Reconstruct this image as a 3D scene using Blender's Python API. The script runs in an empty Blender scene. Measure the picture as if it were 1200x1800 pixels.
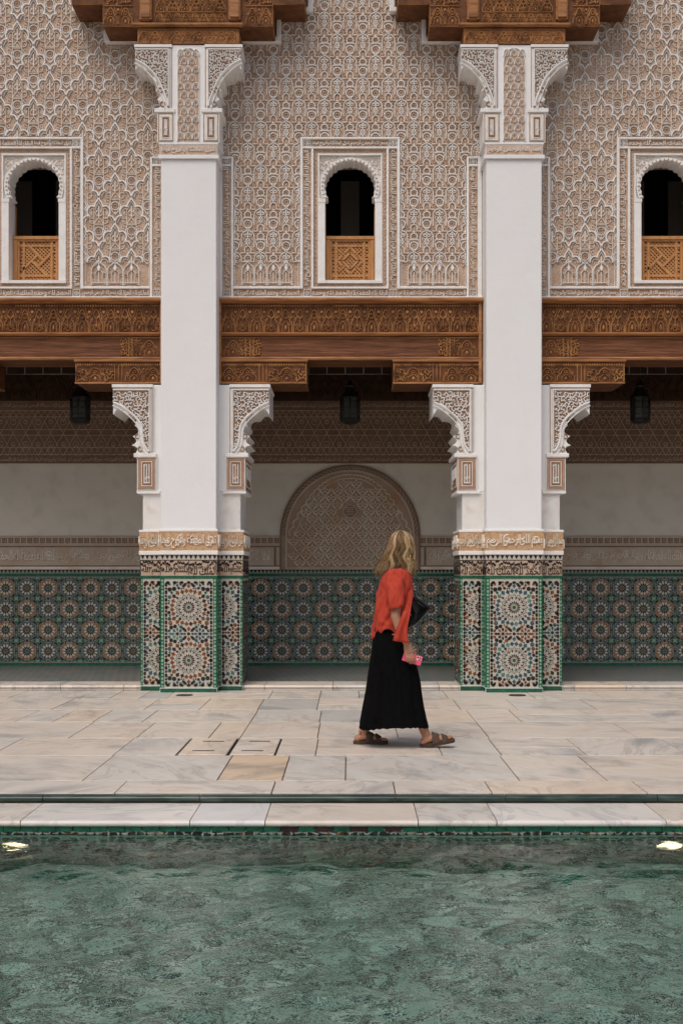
import bpy, bmesh, math, random
import numpy as np
from math import sin, cos, pi, radians, sqrt, atan2, hypot

S = bpy.context.scene
COL = S.collection
R = random.Random(11)

# ------------------------------------------------------------------ camera, light, exposure
D0, HC, FPX, VX, HY = 13.0, 1.4, 2015.0, 615.0, 1000.0
cam_d = bpy.data.cameras.new('camera')
cam = bpy.data.objects.new('camera', cam_d); COL.objects.link(cam)
cam.location = (0, -D0, HC); cam.rotation_euler = (radians(90), 0, 0)
cam_d.sensor_fit = 'VERTICAL'; cam_d.sensor_height = 36; cam_d.lens = FPX/1800*36
cam_d.shift_y = (HY-900)/1800; cam_d.shift_x = -(VX-600)/1800
cam_d.clip_start = .05; cam_d.clip_end = 3000
S.camera = cam

W = bpy.data.worlds.new('World'); S.world = W; W.use_nodes = True
nt = W.node_tree; bg = nt.nodes['Background']
sky = nt.nodes.new('ShaderNodeTexSky'); sky.sky_type = 'NISHITA'; sky.sun_disc = False
SUN_EL, SUN_AZ = radians(56), radians(203)
sky.sun_elevation = SUN_EL; sky.sun_rotation = SUN_AZ
sky.air_density = 1.0; sky.dust_density = 6.0; sky.ozone_density = 1.0; sky.altitude = 450
nt.links.new(sky.outputs[0], bg.inputs[0]); bg.inputs[1].default_value = .10
sun_d = bpy.data.lights.new('sun', 'SUN'); sun = bpy.data.objects.new('sun', sun_d); COL.objects.link(sun)
sun_d.energy = 1.25; sun_d.angle = radians(38); sun_d.color = (1, .93, .84)
# direction TO the sun: azimuth clockwise from +Y (north)
sd = (sin(SUN_AZ)*cos(SUN_EL), cos(SUN_AZ)*cos(SUN_EL), sin(SUN_EL))
from mathutils import Vector, Matrix
sun.rotation_euler = Vector(sd).to_track_quat('Z', 'Y').to_euler()
S.view_settings.view_transform = 'Standard'; S.view_settings.look = 'None'
S.view_settings.exposure = 0.12; S.view_settings.gamma = 1
S.render.engine = 'CYCLES'
S.cycles.max_bounces = 10; S.cycles.transmission_bounces = 6; S.cycles.diffuse_bounces = 5
S.cycles.use_denoising = True
S.cycles.caustics_refractive = True

# ------------------------------------------------------------------ helpers
def sc(Y): return FPX/(D0+Y)
def PX(px, Y=0): return (px-VX)/sc(Y)
def PZ(py, Y=0): return HC+(HY-py)/sc(Y)

def tag(o, label=None, cat=None, group=None, kind=None):
    if label: o['label'] = label
    if cat: o['category'] = cat
    if group: o['group'] = group
    if kind: o['kind'] = kind
    elif cat: o['kind'] = 'thing'
    return o
def empty(name, loc=(0, 0, 0), label=None, cat=None, group=None, kind=None):
    o = bpy.data.objects.new(name, None); COL.objects.link(o); o.location = loc
    o.empty_display_size = .1
    return tag(o, label, cat, group, kind)
def link(name, me, parent=None, loc=None):
    o = bpy.data.objects.new(name, me); COL.objects.link(o)
    if parent: o.parent = parent
    if loc: o.location = loc
    return o

class MB:
    """small polygon meshes"""
    def __init__(s): s.v = []; s.f = []; s.m = []; s.sm = []
    def add(s, vs, fs, m=0, smooth=False):
        n = len(s.v); s.v += [tuple(p) for p in vs]
        for f in fs: s.f.append([i+n for i in f]); s.m.append(m); s.sm.append(smooth)
    def box(s, x0, x1, y0, y1, z0, z1, m=0):
        if x0 > x1: x0, x1 = x1, x0
        if y0 > y1: y0, y1 = y1, y0
        if z0 > z1: z0, z1 = z1, z0
        s.add([(x0,y0,z0),(x1,y0,z0),(x1,y1,z0),(x0,y1,z0),(x0,y0,z1),(x1,y0,z1),(x1,y1,z1),(x0,y1,z1)],
              [(0,3,2,1),(4,5,6,7),(0,1,5,4),(1,2,6,5),(2,3,7,6),(3,0,4,7)], m)
    def prism(s, pts, y0, y1, m=0):
        """polygon in X,Z swept from y0 (front) to y1"""
        n = len(pts); area = sum(pts[i][0]*pts[(i+1)%n][1]-pts[(i+1)%n][0]*pts[i][1] for i in range(n))
        if area < 0: pts = pts[::-1]
        vs = [(x, y0, z) for x, z in pts]+[(x, y1, z) for x, z in pts]
        fs = [list(range(n)), list(range(2*n-1, n-1, -1))]+[(i+n, (i+1)%n+n, (i+1)%n, i) for i in range(n)]
        s.add(vs, fs, m)
    def rail(s, prof, x0, x1, m=0):
        """profile in Y,Z swept along X (closed polygon)"""
        n = len(prof)
        vs = [(x0, y, z) for y, z in prof]+[(x1, y, z) for y, z in prof]
        fs = [list(range(n-1, -1, -1)), list(range(n, 2*n))]+[(i, (i+1)%n, (i+1)%n+n, i+n) for i in range(n)]
        s.add(vs, fs, m)
    def lathe(s, prof, c, n=16, m=0, smooth=True):
        k = len(prof); vs = []; fs = []
        for i in range(n):
            a = 2*pi*i/n
            for r, z in prof: vs.append((c[0]+r*cos(a), c[1]+r*sin(a), c[2]+z))
        for i in range(n):
            j = (i+1) % n
            for q in range(k-1): fs.append((i*k+q, j*k+q, j*k+q+1, i*k+q+1))
        s.add(vs, fs, m, smooth)
    def tube(s, pts, rad, n=8, m=0, cap=True, squash=None, smooth=True):
        """tapered tube through 3-D points"""
        pts = [Vector(p) for p in pts]; k = len(pts); vs = []; fs = []
        if not hasattr(rad, '__len__'): rad = [rad]*k
        up = Vector((0, 0, 1))
        t0 = (pts[1]-pts[0]).normalized()
        if abs(t0.dot(up)) > .95: up = Vector((0, 1, 0))
        a = t0.cross(up).normalized()
        for i in range(k):
            t = (pts[min(i+1, k-1)]-pts[max(i-1, 0)]).normalized()
            a = (a-t*a.dot(t)).normalized(); b = t.cross(a)
            for j in range(n):
                th = 2*pi*j/n
                vs.append(pts[i]+(a*cos(th)+b*sin(th)*(squash or 1))*rad[i])
        for i in range(k-1):
            for j in range(n): fs.append((i*n+j, i*n+(j+1) % n, (i+1)*n+(j+1) % n, (i+1)*n+j))
        if cap: fs.append(list(range(n-1, -1, -1))); fs.append(list(range((k-1)*n, k*n)))
        s.add(vs, fs, m, smooth)
    def mesh(s, name, mats):
        me = bpy.data.meshes.new(name); me.from_pydata(s.v, [], s.f)
        for mt in (mats if isinstance(mats, (list, tuple)) else [mats]): me.materials.append(mt)
        me.polygons.foreach_set('material_index', s.m)
        me.polygons.foreach_set('use_smooth', s.sm)
        me.update(); return me
    def build(s, name, mats, parent=None, loc=None, bevel=0):
        me = s.mesh(name, mats)
        if bevel:
            bm = bmesh.new(); bm.from_mesh(me)
            bmesh.ops.bevel(bm, geom=[e for e in bm.edges if len(e.link_faces) == 2 and e.calc_face_angle(0) > .5],
                            offset=bevel, segments=1, affect='EDGES', clamp_overlap=True)
            bm.to_mesh(me); bm.free()
        return link(name, me, parent, loc)

FRONT = ((1,0,0), (0,0,1), (0,-1,0))
class Rel:
    """relief on a plane: u, v and height h; many quads/tris in numpy"""
    def __init__(s): s.V = []; s.Q = []; s.T = []; s.mq = []; s.mt = []; s.n = 0
    def _add(s, V, Q=None, T=None, m=0):
        V = np.asarray(V, float); s.V.append(V)
        if Q is not None and len(Q): s.Q.append(np.asarray(Q, int)+s.n); s.mq.append(np.full(len(Q), m))
        if T is not None and len(T): s.T.append(np.asarray(T, int)+s.n); s.mt.append(np.full(len(T), m))
        s.n += len(V)
    def ribbon(s, pts, w, h, h0=0., bev=.3, closed=False, m=0):
        P = np.asarray(pts, float)
        keep = [0]+[i for i in range(1, len(P)) if hypot(*(P[i]-P[i-1])) > 1e-6]
        P = P[keep]
        if closed and hypot(*(P[0]-P[-1])) < 1e-6: P = P[:-1]
        n = len(P)
        if n < 2: return
        if closed: d0 = P-np.roll(P, 1, 0); d1 = np.roll(P, -1, 0)-P
        else:
            d = np.diff(P, axis=0); d0 = np.vstack([d[:1], d]); d1 = np.vstack([d, d[-1:]])
        d0 = d0/np.linalg.norm(d0, axis=1)[:, None]; d1 = d1/np.linalg.norm(d1, axis=1)[:, None]
        t = d0+d1; ln = np.linalg.norm(t, axis=1); t[ln < 1e-3] = d1[ln < 1e-3]; ln = np.maximum(np.linalg.norm(t, axis=1), 1e-6)
        t = t/ln[:, None]; nn = np.stack([-t[:, 1], t[:, 0]], 1)
        k = 1/np.maximum(np.abs((nn*np.stack([-d1[:, 1], d1[:, 0]], 1)).sum(1)), .55)
        o = nn*(k*w/2)[:, None]; b = 1-2*bev
        V = np.zeros((n, 4, 3))
        V[:, 0, :2] = P+o; V[:, 1, :2] = P+o*b; V[:, 2, :2] = P-o*b; V[:, 3, :2] = P-o
        V[:, 0, 2] = h0; V[:, 3, 2] = h0; V[:, 1, 2] = h; V[:, 2, 2] = h
        i = np.arange(n if closed else n-1)[:, None]; j = (i+1) % n; c = np.arange(3)[None, :]
        Q = np.stack([i*4+c, i*4+c+1, j*4+c+1, j*4+c], -1).reshape(-1, 4)
        s._add(V.reshape(-1, 3), Q, m=m)
    def poly(s, pts, h, h0=0., m=0, taper=0.):
        """raised convex piece"""
        P = np.asarray(pts, float); n = len(P); c = P.mean(0)
        V = np.zeros((2*n, 3)); V[:n, :2] = P; V[:n, 2] = h0; V[n:, :2] = c+(P-c)*(1-taper); V[n:, 2] = h
        T = [(n, n+i, n+i+1) for i in range(1, n-1)]; Q = [(i, (i+1) % n, (i+1) % n+n, i+n) for i in range(n)]
        s._add(V, Q, T, m)
    def rect(s, u0, v0, u1, v1, h, h0=0., m=0): s.poly([(u0, v0), (u1, v0), (u1, v1), (u0, v1)], h, h0, m)
    def arrays(s):
        V = np.vstack(s.V); Q = np.vstack(s.Q) if s.Q else np.zeros((0, 4), int); T = np.vstack(s.T) if s.T else np.zeros((0, 3), int)
        mq = np.concatenate(s.mq) if s.mq else np.zeros(0, int); mt = np.concatenate(s.mt) if s.mt else np.zeros(0, int)
        return V, Q, T, mq, mt
    def tile(s, tpl, offs, keep=None):
        V, Q, T, mq, mt = tpl
        for du, dv in offs:
            V2 = V+np.array([du, dv, 0]); Qk, Tk, a, b = Q, T, mq, mt
            if keep is not None:
                cq = V2[Q].mean(1)
                k = keep(cq[:, 0], cq[:, 1]); Qk = Q[k]; a = mq[k]
                if len(T): ct = V2[T].mean(1); k = keep(ct[:, 0], ct[:, 1]); Tk = T[k]; b = mt[k]
                if not len(Qk) and not len(Tk): continue
            s.V.append(V2); s.Q.append(Qk+s.n); s.T.append(Tk+s.n); s.mq.append(a); s.mt.append(b); s.n += len(V2)
    def text(s, string, u0, v0, u1, v1, h, m=0, vert=0, gap=.0):
        """carved lettering stretched into a rectangle; vert: 1 reads upwards"""
        V, T = glyphs(string)
        V = V.copy(); L = (v1-v0) if vert else (u1-u0); Hh = (u1-u0) if vert else (v1-v0)
        x = V[:, 0]*L; y = V[:, 1]*Hh; hh = V[:, 2]*h
        if vert == 1: A = np.stack([u1-y, v0+x, hh], 1)
        elif vert == -1: A = np.stack([u0+y, v1-x, hh], 1)
        else: A = np.stack([u0+x, v0+y, hh], 1)
        s._add(A, None, T, m)
    def build(s, name, mats, O=(0,0,0), frame=FRONT, parent=None, kind=None, loc=None):
        V, Q, T, mq, mt = s.arrays()
        # drop unused verts
        used = np.zeros(len(V), bool); used[Q.ravel()] = True; used[T.ravel()] = True
        idx = np.cumsum(used)-1; V = V[used]; Q = idx[Q]; T = idx[T]
        F = np.array(frame, float); X = np.array(O, float)+V@F
        me = bpy.data.meshes.new(name); nq, ntr = len(Q), len(T)
        me.vertices.add(len(X)); me.vertices.foreach_set('co', X.ravel())
        me.loops.add(nq*4+ntr*3); me.loops.foreach_set('vertex_index', np.concatenate([Q.ravel(), T.ravel()]).astype(np.int32))
        me.polygons.add(nq+ntr)
        me.polygons.foreach_set('loop_start', np.concatenate([np.arange(nq)*4, nq*4+np.arange(ntr)*3]).astype(np.int32))
        me.polygons.foreach_set('material_index', np.concatenate([mq, mt]).astype(np.int32))
        me.update(calc_edges=True); me.validate(); me.shade_flat()
        for mt_ in (mats if isinstance(mats, (list, tuple)) else [mats]): me.materials.append(mt_)
        o = link(name, me, parent, loc)
        if kind: o['kind'] = kind
        return o

# Arabic lettering from the built-in font (presentation forms, laid out right to left)
AR = dict(zip('ءابتةثجحخدذرزسشصضطظعغفقكلمنهوىيئ',
  [0xFE80,0xFE8D,0xFE8F,0xFE95,0xFE93,0xFE99,0xFE9D,0xFEA1,0xFEA5,0xFEA9,0xFEAB,0xFEAD,0xFEAF,0xFEB1,0xFEB5,0xFEB9,0xFEBD,0xFEC1,0xFEC5,0xFEC9,0xFECD,0xFED1,0xFED5,0xFED9,0xFEDD,0xFEE1,0xFEE5,0xFEE9,0xFEED,0xFEEF,0xFEF1,0xFE89]))
NOJ = set('ءاةدذرزوى')
def shape(t):
    out = []
    for w in t.split(' '):
        g = []; prev = False
        for i, c in enumerate(w):
            nxt = i+1 < len(w) and c not in NOJ
            f = (3 if nxt else 1) if prev else (2 if nxt else 0)
            g.append(chr(AR[c]+f)); prev = c not in NOJ
        out.append(''.join(g))
    return ' '.join(out)[::-1]
_gl = {}
def glyphs(t):
    if t in _gl: return _gl[t]
    cu = bpy.data.curves.new('lettering', 'FONT'); cu.body = shape(t); cu.resolution_u = 2; cu.extrude = .5; cu.offset = .008; cu.space_word = .7
    o = bpy.data.objects.new('lettering', cu); COL.objects.link(o); bpy.context.view_layer.update()
    me = o.to_mesh(); bm = bmesh.new(); bm.from_mesh(me); bmesh.ops.triangulate(bm, faces=bm.faces[:])
    bmesh.ops.delete(bm, geom=[f for f in bm.faces if all(v.co.z < -.1 for v in f.verts)], context='FACES_ONLY')
    bm.verts.index_update()
    V = np.array([v.co[:] for v in bm.verts]); T = np.array([[v.index for v in f.verts] for f in bm.faces]); bm.free()
    o.to_mesh_clear(); bpy.data.objects.remove(o); bpy.data.curves.remove(cu)
    lo, hi = V.min(0), V.max(0); V = (V-lo)/np.maximum(hi-lo, 1e-6)
    _gl[t] = (V, T); return _gl[t]

def arc(cx, cy, r, a0, a1, n=8, ry=None):
    ry = ry or r
    return [(cx+r*cos(radians(a0+(a1-a0)*i/n)), cy+ry*sin(radians(a0+(a1-a0)*i/n))) for i in range(n+1)]
def spiral(cx, cy, r, a0, turns, n=10, shrink=.25):
    return [(cx+r*(1-(1-shrink)*i/n)*cos(a0+2*pi*turns*i/n), cy+r*(1-(1-shrink)*i/n)*sin(a0+2*pi*turns*i/n)) for i in range(n+1)]
def smooth(pts, it=2):
    P = [tuple(p) for p in pts]
    for _ in range(it):
        Q = [P[0]]
        for a, b in zip(P, P[1:]): Q += [(a[0]*.75+b[0]*.25, a[1]*.75+b[1]*.25), (a[0]*.25+b[0]*.75, a[1]*.25+b[1]*.75)]
        P = Q+[P[-1]]
    return P
def scallop(cusps, bulge, n=5):
    """arcs bulging to the left of travel between cusps"""
    out = []
    for (x0, y0), (x1, y1) in zip(cusps, cusps[1:]):
        dx, dy = x1-x0, y1-y0; L = hypot(dx, dy); nx, ny = -dy/L, dx/L
        for i in range(n):
            t = i/n; k = 4*t*(1-t)*bulge*L
            out.append((x0+dx*t+nx*k, y0+dy*t+ny*k))
    out.append(cusps[-1]); return out
def leafp(cx, cy, a, L, w):
    c, s_ = cos(a), sin(a)
    return [(cx+c*x-s_*y, cy+s_*x+c*y) for x, y in ((-L/2, 0), (-L*.15, -w/2), (L*.25, -w*.38), (L/2, 0), (L*.25, w*.38), (-L*.15, w/2))]
def arabesque(rel, inside, box, cell, h, w, seed=1, m=0, h0=0.):
    """leaf scrolls packed on a staggered grid inside a region"""
    r = random.Random(seed); u0, v0, u1, v1 = box; row = 0; v = v0+cell*.5
    while v < v1:
        u = u0+cell*(.5 if row % 2 == 0 else 0)
        while u < u1+cell*.2:
            x, y = u+r.uniform(-.1, .1)*cell, v+r.uniform(-.1, .1)*cell
            sg = 1 if (row+int((u-u0)/cell)) % 2 else -1; a0 = r.uniform(0, 6.28)
            sp = [p for p in spiral(x, y, cell*.5, a0, sg*.95, 9, .2)]
            sp = [p for p in sp if inside(*p)]
            if len(sp) > 4: rel.ribbon(sp, w, h, h0, m=m)
            for k in range(3):
                aa = a0+sg*(1.2+k*1.7); lx, ly = x+cell*.42*cos(aa), y+cell*.42*sin(aa)
                if inside(lx, ly): rel.poly(leafp(lx, ly, aa+sg*.9, cell*.42, cell*.2), h*.95, h0, m, .25)
            u += cell
        v += cell*.86; row += 1
# ------------------------------------------------------------------ materials
def newmat(name):
    m = bpy.data.materials.new(name); m.use_nodes = True
    n = m.node_tree.nodes; return m, n, m.node_tree.links, n['Principled BSDF']
def N(n, t, **kw):
    x = n.new(t)
    for k, v in kw.items():
        if k.startswith('i_'):
            key = k[2:]; key = int(key) if key.isdigit() else key.replace('_', ' ')
            x.inputs[key].default_value = v
        else: setattr(x, k, v)
    return x
def ramp(n, stops, interp='LINEAR'):
    x = n.new('ShaderNodeValToRGB'); e = x.color_ramp.elements; x.color_ramp.interpolation = interp
    while len(e) < len(stops): e.new(.5)
    for el, (p, c) in zip(e, stops): el.position = p; el.color = (*c, 1) if len(c) == 3 else c
    return x
def varied(name, c0, c1, scale=6, rough=.8, bump=None, bumpd=.004, c2=None, scale2=40, amt2=.35, stretch=None, spec=.3, detail=5, coord='Object', dist=0):
    """base colour drifting between c0 and c1 (and specks of c2), with a fine bump"""
    m, n, l, b = newmat(name)
    tc = N(n, 'ShaderNodeTexCoord'); mp = N(n, 'ShaderNodeMapping')
    if stretch: mp.inputs['Scale'].default_value = stretch
    l.new(tc.outputs[coord], mp.inputs[0])
    no = N(n, 'ShaderNodeTexNoise', i_Scale=scale, i_Detail=detail, i_Roughness=.6, i_Distortion=dist); l.new(mp.outputs[0], no.inputs[0])
    rp = ramp(n, [(.3, c0), (.7, c1)]); l.new(no.outputs[0], rp.inputs[0]); out = rp.outputs[0]
    if c2:
        n2 = N(n, 'ShaderNodeTexNoise', i_Scale=scale2, i_Detail=4); l.new(mp.outputs[0], n2.inputs[0])
        r2 = ramp(n, [(.48, (0,0,0)), (.72, (amt2,)*3)]); l.new(n2.outputs[0], r2.inputs[0])
        mx = N(n, 'ShaderNodeMix', data_type='RGBA'); l.new(r2.outputs[0], mx.inputs[0]); l.new(out, mx.inputs[6]); mx.inputs[7].default_value = (*c2, 1)
        out = mx.outputs[2]
    l.new(out, b.inputs['Base Color']); b.inputs['Roughness'].default_value = rough; b.inputs['Specular IOR Level'].default_value = spec
    if bump:
        nb = N(n, 'ShaderNodeTexNoise', i_Scale=bump, i_Detail=4); l.new(mp.outputs[0], nb.inputs[0])
        bp = N(n, 'ShaderNodeBump', i_Strength=1.0, i_Distance=bumpd); l.new(nb.outputs[0], bp.inputs['Height']); l.new(bp.outputs[0], b.inputs['Normal'])
    return m
def plain(name, c, rough=.5, metal=0, emit=None, spec=.5):
    m, n, l, b = newmat(name); b.inputs['Base Color'].default_value = (*c, 1); b.inputs['Roughness'].default_value = rough
    b.inputs['Metallic'].default_value = metal; b.inputs['Specular IOR Level'].default_value = spec
    if emit: b.inputs['Emission Color'].default_value = (*emit[0], 1); b.inputs['Emission Strength'].default_value = emit[1]
    return m
M = {}
M['plaster'] = varied('white_plaster', (.785,.785,.79), (.81,.81,.81), 1.2, .85, 10, .004, (.72,.70,.67), 3.5, .2)
M['plaster_old'] = varied('stained_plaster', (.70,.69,.67), (.78,.765,.74), 3, .85, 60, .002, (.60,.45,.32), 9, .45)
M['stucco'] = varied('stucco_cream', (.77,.70,.63), (.84,.79,.73), 5, .85, 90, .003, (.58,.44,.33), 14, .5)
M['stucco_white'] = varied('stucco_white', (.79,.775,.75), (.85,.84,.825), 4, .85, 90, .002, (.66,.56,.47), 12, .3)
M['stucco_tan'] = varied('stucco_tan', (.46,.31,.218), (.61,.45,.345), 4, .9, 55, .02, (.56,.45,.36), 38, .75)
M['stucco_brown'] = varied('stucco_brown', (.26,.155,.095), (.36,.23,.15), 8, .9, 60, .006)
M['stucco_rust'] = varied('stucco_rust', (.36,.185,.095), (.46,.26,.145), 8, .9, 60, .004)
M['stucco_leaf'] = varied('stucco_leaf', (.54,.38,.28), (.68,.54,.43), 8, .9, 90, .004)
M['gold'] = varied('ochre_stucco', (.50,.30,.15), (.62,.43,.27), 12, .85, 60, .012, (.42,.20,.08), 30, .6)
M['gold_hi'] = varied('ochre_stucco_light', (.80,.72,.62), (.85,.80,.72), 10, .85)
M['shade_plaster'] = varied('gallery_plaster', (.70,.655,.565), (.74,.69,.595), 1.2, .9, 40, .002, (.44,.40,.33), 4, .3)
M['frieze'] = varied('brown_stucco', (.20,.13,.09), (.28,.185,.132), 6, .9, 60, .012)
M['frieze_hi'] = varied('brown_stucco_light', (.54,.42,.32), (.64,.51,.40), 8, .9)
M['arch_ground'] = varied('arch_ground', (.35,.25,.175), (.43,.32,.235), 6, .9, 60, .006, (.40,.16,.05), 2.4, .6)
M['beige'] = varied('beige_stucco', (.50,.42,.33), (.57,.48,.385), 6, .9, 60, .006, (.42,.20,.07), 2.2, .5)
M['beige_hi'] = varied('beige_stucco_light', (.74,.66,.56), (.82,.75,.66), 8, .9, 60, .004, (.50,.27,.11), 2.2, .5)
M['wood'] = varied('cedar_wood', (.31,.125,.042), (.46,.21,.08), 5, .6, 30, .006, (.14,.05,.02), 7, .8, stretch=(.35, 3, 3))
M['wood_hi'] = varied('carved_cedar', (.30,.135,.048), (.55,.28,.105), 3.5, .7, 40, .004, (.10,.038,.016), 8, .9)
M['wood_dk'] = varied('dark_cedar', (.085,.031,.012), (.17,.066,.025), 7, .75, 50, .008, (.24,.10,.04), 12, .5)
M['wood_plank'] = varied('worn_cedar_plank', (.10,.036,.018), (.28,.115,.052), 5, .7, 26, .014, (.06,.024,.013), 14, .8, stretch=(.25, 4, 5))
M['wood_new'] = varied('honey_cedar', (.45,.21,.075), (.55,.28,.11), 6, .5, 40, .003, (.33,.14,.045), 9, .5, stretch=(3, 3, .5))
M['wood_trim'] = varied('cedar_trim', (.30,.125,.045), (.48,.225,.085), 5, .6, 40, .004, (.15,.055,.022), 7, .85, stretch=(.4, 3, 3))
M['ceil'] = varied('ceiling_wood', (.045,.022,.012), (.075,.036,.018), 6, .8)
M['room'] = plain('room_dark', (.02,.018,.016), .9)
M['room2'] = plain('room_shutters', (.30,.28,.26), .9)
M['iron'] = plain('black_iron', (.015,.015,.014), .5, .3)
M['iron_lt'] = plain('grey_iron', (.16,.16,.155), .5, .5)
def tilemat(name, c, r=.22, v=.35):
    m, n, l, b = newmat(name)
    tc = N(n, 'ShaderNodeTexCoord'); no = N(n, 'ShaderNodeTexNoise', i_Scale=22, i_Detail=3); l.new(tc.outputs['Object'], no.inputs[0])
    a = tuple(x*(1-v) for x in c); d = tuple(min(1, x*(1+v)) for x in c)
    rp = ramp(n, [(.3, a), (.7, d)]); l.new(no.outputs[0], rp.inputs[0]); l.new(rp.outputs[0], b.inputs['Base Color'])
    b.inputs['Roughness'].default_value = r; b.inputs['Specular IOR Level'].default_value = .45
    return m
M['t_black'] = tilemat('tile_black', (.018,.014,.013))
M['t_maroon'] = tilemat('tile_maroon', (.040,.016,.012))
M['t_rust'] = tilemat('tile_rust', (.19,.062,.020), v=.5)
M['t_blue'] = tilemat('tile_blue', (.034,.088,.112), v=.45)
M['t_green'] = tilemat('tile_green', (.012,.105,.055))
M['t_ochre'] = tilemat('tile_ochre', (.36,.16,.055), v=.45)
M['t_mint'] = tilemat('tile_mint', (.24,.40,.29), v=.2)
M['t_teal'] = tilemat('tile_teal', (.07,.20,.17), v=.35)
M['t_white'] = varied('tile_cream', (.58,.53,.43), (.66,.61,.51), 25, .3)
M['t_ground_dk'] = varied('tile_ground_grey', (.22,.25,.22), (.28,.30,.26), 25, .45)
M['t_grout'] = varied('tile_ground', (.46,.43,.365), (.54,.50,.43), 25, .45)
M['t_blackband'] = varied('tile_tan', (.44,.31,.22), (.55,.42,.32), 18, .5)
TM = ['t_grout', 't_black', 't_maroon', 't_rust', 't_blue', 't_green', 't_mint', 't_teal', 't_white', 't_blackband', 't_ochre']
TMATS = [M[k] for k in TM]; TI = {k[2:]: i for i, k in enumerate(TM)}

def marble(name, white=False, tint=None):
    m, n, l, b = newmat(name)
    tc = N(n, 'ShaderNodeTexCoord'); oi = N(n, 'ShaderNodeObjectInfo')
    ad = N(n, 'ShaderNodeVectorMath', operation='ADD'); mu = N(n, 'ShaderNodeVectorMath', operation='SCALE')
    cmb = N(n, 'ShaderNodeCombineXYZ')
    for i in range(3): l.new(oi.outputs['Random'], cmb.inputs[i])
    mu.inputs['Scale'].default_value = 37.0; l.new(cmb.outputs[0], mu.inputs[0]); l.new(tc.outputs['Object'], ad.inputs[0]); l.new(mu.outputs[0], ad.inputs[1])
    rot = N(n, 'ShaderNodeVectorRotate', rotation_type='Z_AXIS'); l.new(ad.outputs[0], rot.inputs[0])
    ra = N(n, 'ShaderNodeMath', operation='MULTIPLY', i_1=5.0); l.new(oi.outputs['Random'], ra.inputs[0]); l.new(ra.outputs[0], rot.inputs['Angle'])
    mp = N(n, 'ShaderNodeMapping'); mp.inputs['Scale'].default_value = (1, 2.0, 1); l.new(rot.outputs[0], mp.inputs[0])
    # broad clouds
    n1 = N(n, 'ShaderNodeTexNoise', i_Scale=1.1, i_Detail=5, i_Roughness=.55, i_Distortion=.5); l.new(mp.outputs[0], n1.inputs[0])
    if white: st = [(.30, (.50,.495,.485)), (.44, (.72,.70,.67)), (.75, (.80,.78,.745))]
    else: st = [(.30, (.42,.415,.405)), (.42, (.67,.62,.56)), (.50, (.765,.70,.625)), (.60, (.69,.62,.545)), (.66, (.745,.69,.625)), (.8, (.79,.745,.69))]
    r1 = ramp(n, st); l.new(n1.outputs[0], r1.inputs[0])
    # grey or peach cast by stone
    cast = ramp(n, [(0, (1.0,.965,.92)), (.25, (.98,.97,.95)), (.5, (1.03,.98,.93)), (.78, (.91,.935,.94)), (.92, (1.03,.93,.82))] if not white else [(0, (.98,.98,.98)), (.5, (1.02,.98,.93))], 'CONSTANT')
    if tint:
        for el in cast.color_ramp.elements: el.color = (*tint, 1)
    l.new(oi.outputs['Random'], cast.inputs[0])
    m1 = N(n, 'ShaderNodeMix', data_type='RGBA', blend_type='MULTIPLY'); m1.inputs[0].default_value = .85
    l.new(r1.outputs[0], m1.inputs[6]); l.new(cast.outputs[0], m1.inputs[7])
    # veins
    n2 = N(n, 'ShaderNodeTexNoise', i_Scale=1.2, i_Detail=6, i_Roughness=.62, i_Distortion=1.1); l.new(mp.outputs[0], n2.inputs[0])
    r2 = ramp(n, [(.47, (0,0,0)), (.493, (.42,)*3), (.503, (.42,)*3), (.535, (0,0,0))]); l.new(n2.outputs[0], r2.inputs[0])
    n3 = N(n, 'ShaderNodeTexNoise', i_Scale=.9, i_Detail=2); l.new(ad.outputs[0], n3.inputs[0])
    r3 = ramp(n, [(.36, (0,0,0)), (.55, (1,1,1))]); l.new(n3.outputs[0], r3.inputs[0])
    mm = N(n, 'ShaderNodeMath', operation='MULTIPLY'); l.new(r2.outputs[0], mm.inputs[0]); l.new(r3.outputs[0], mm.inputs[1])
    m2 = N(n, 'ShaderNodeMix', data_type='RGBA'); l.new(mm.outputs[0], m2.inputs[0]); l.new(m1.outputs[2], m2.inputs[6])
    vc = ramp(n, [(0, (.30,.29,.285)), (.5, (.36,.26,.18))] if not white else [(0, (.30,.30,.31)), (1, (.34,.32,.30))], 'CONSTANT'); l.new(oi.outputs['Random'], vc.inputs[0])
    l.new(vc.outputs[0], m2.inputs[7])
    # dirt scuffs
    n4 = N(n, 'ShaderNodeTexNoise', i_Scale=5, i_Detail=8, i_Roughness=.7); l.new(tc.outputs['Object'], n4.inputs[0])
    r4 = ramp(n, [(.54, (0,0,0)), (.78, (.42,)*3)]); l.new(n4.outputs[0], r4.inputs[0])
    m3 = N(n, 'ShaderNodeMix', data_type='RGBA'); l.new(r4.outputs[0], m3.inputs[0]); l.new(m2.outputs[2], m3.inputs[6]); m3.inputs[7].default_value = (.46,.34,.24,1) if not white else (.50,.48,.45,1)
    l.new(m3.outputs[2], b.inputs['Base Color'])
    b.inputs['Roughness'].default_value = .34; b.inputs['Specular IOR Level'].default_value = .35
    bp = N(n, 'ShaderNodeBump', i_Strength=.6, i_Distance=.002); l.new(n4.outputs[0], bp.inputs['Height']); l.new(bp.outputs[0], b.inputs['Normal'])
    return m
M['marble'] = marble('cream_marble'); M['marble_w'] = marble('white_marble', True); M['marble_peach'] = marble('peach_marble', False, (1.02,.83,.62)); M['marble_grey'] = marble('grey_marble', False, (.74,.79,.82))
M['joint'] = varied('brown_joint', (.14,.09,.055), (.25,.17,.115), 20, .9)
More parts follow.
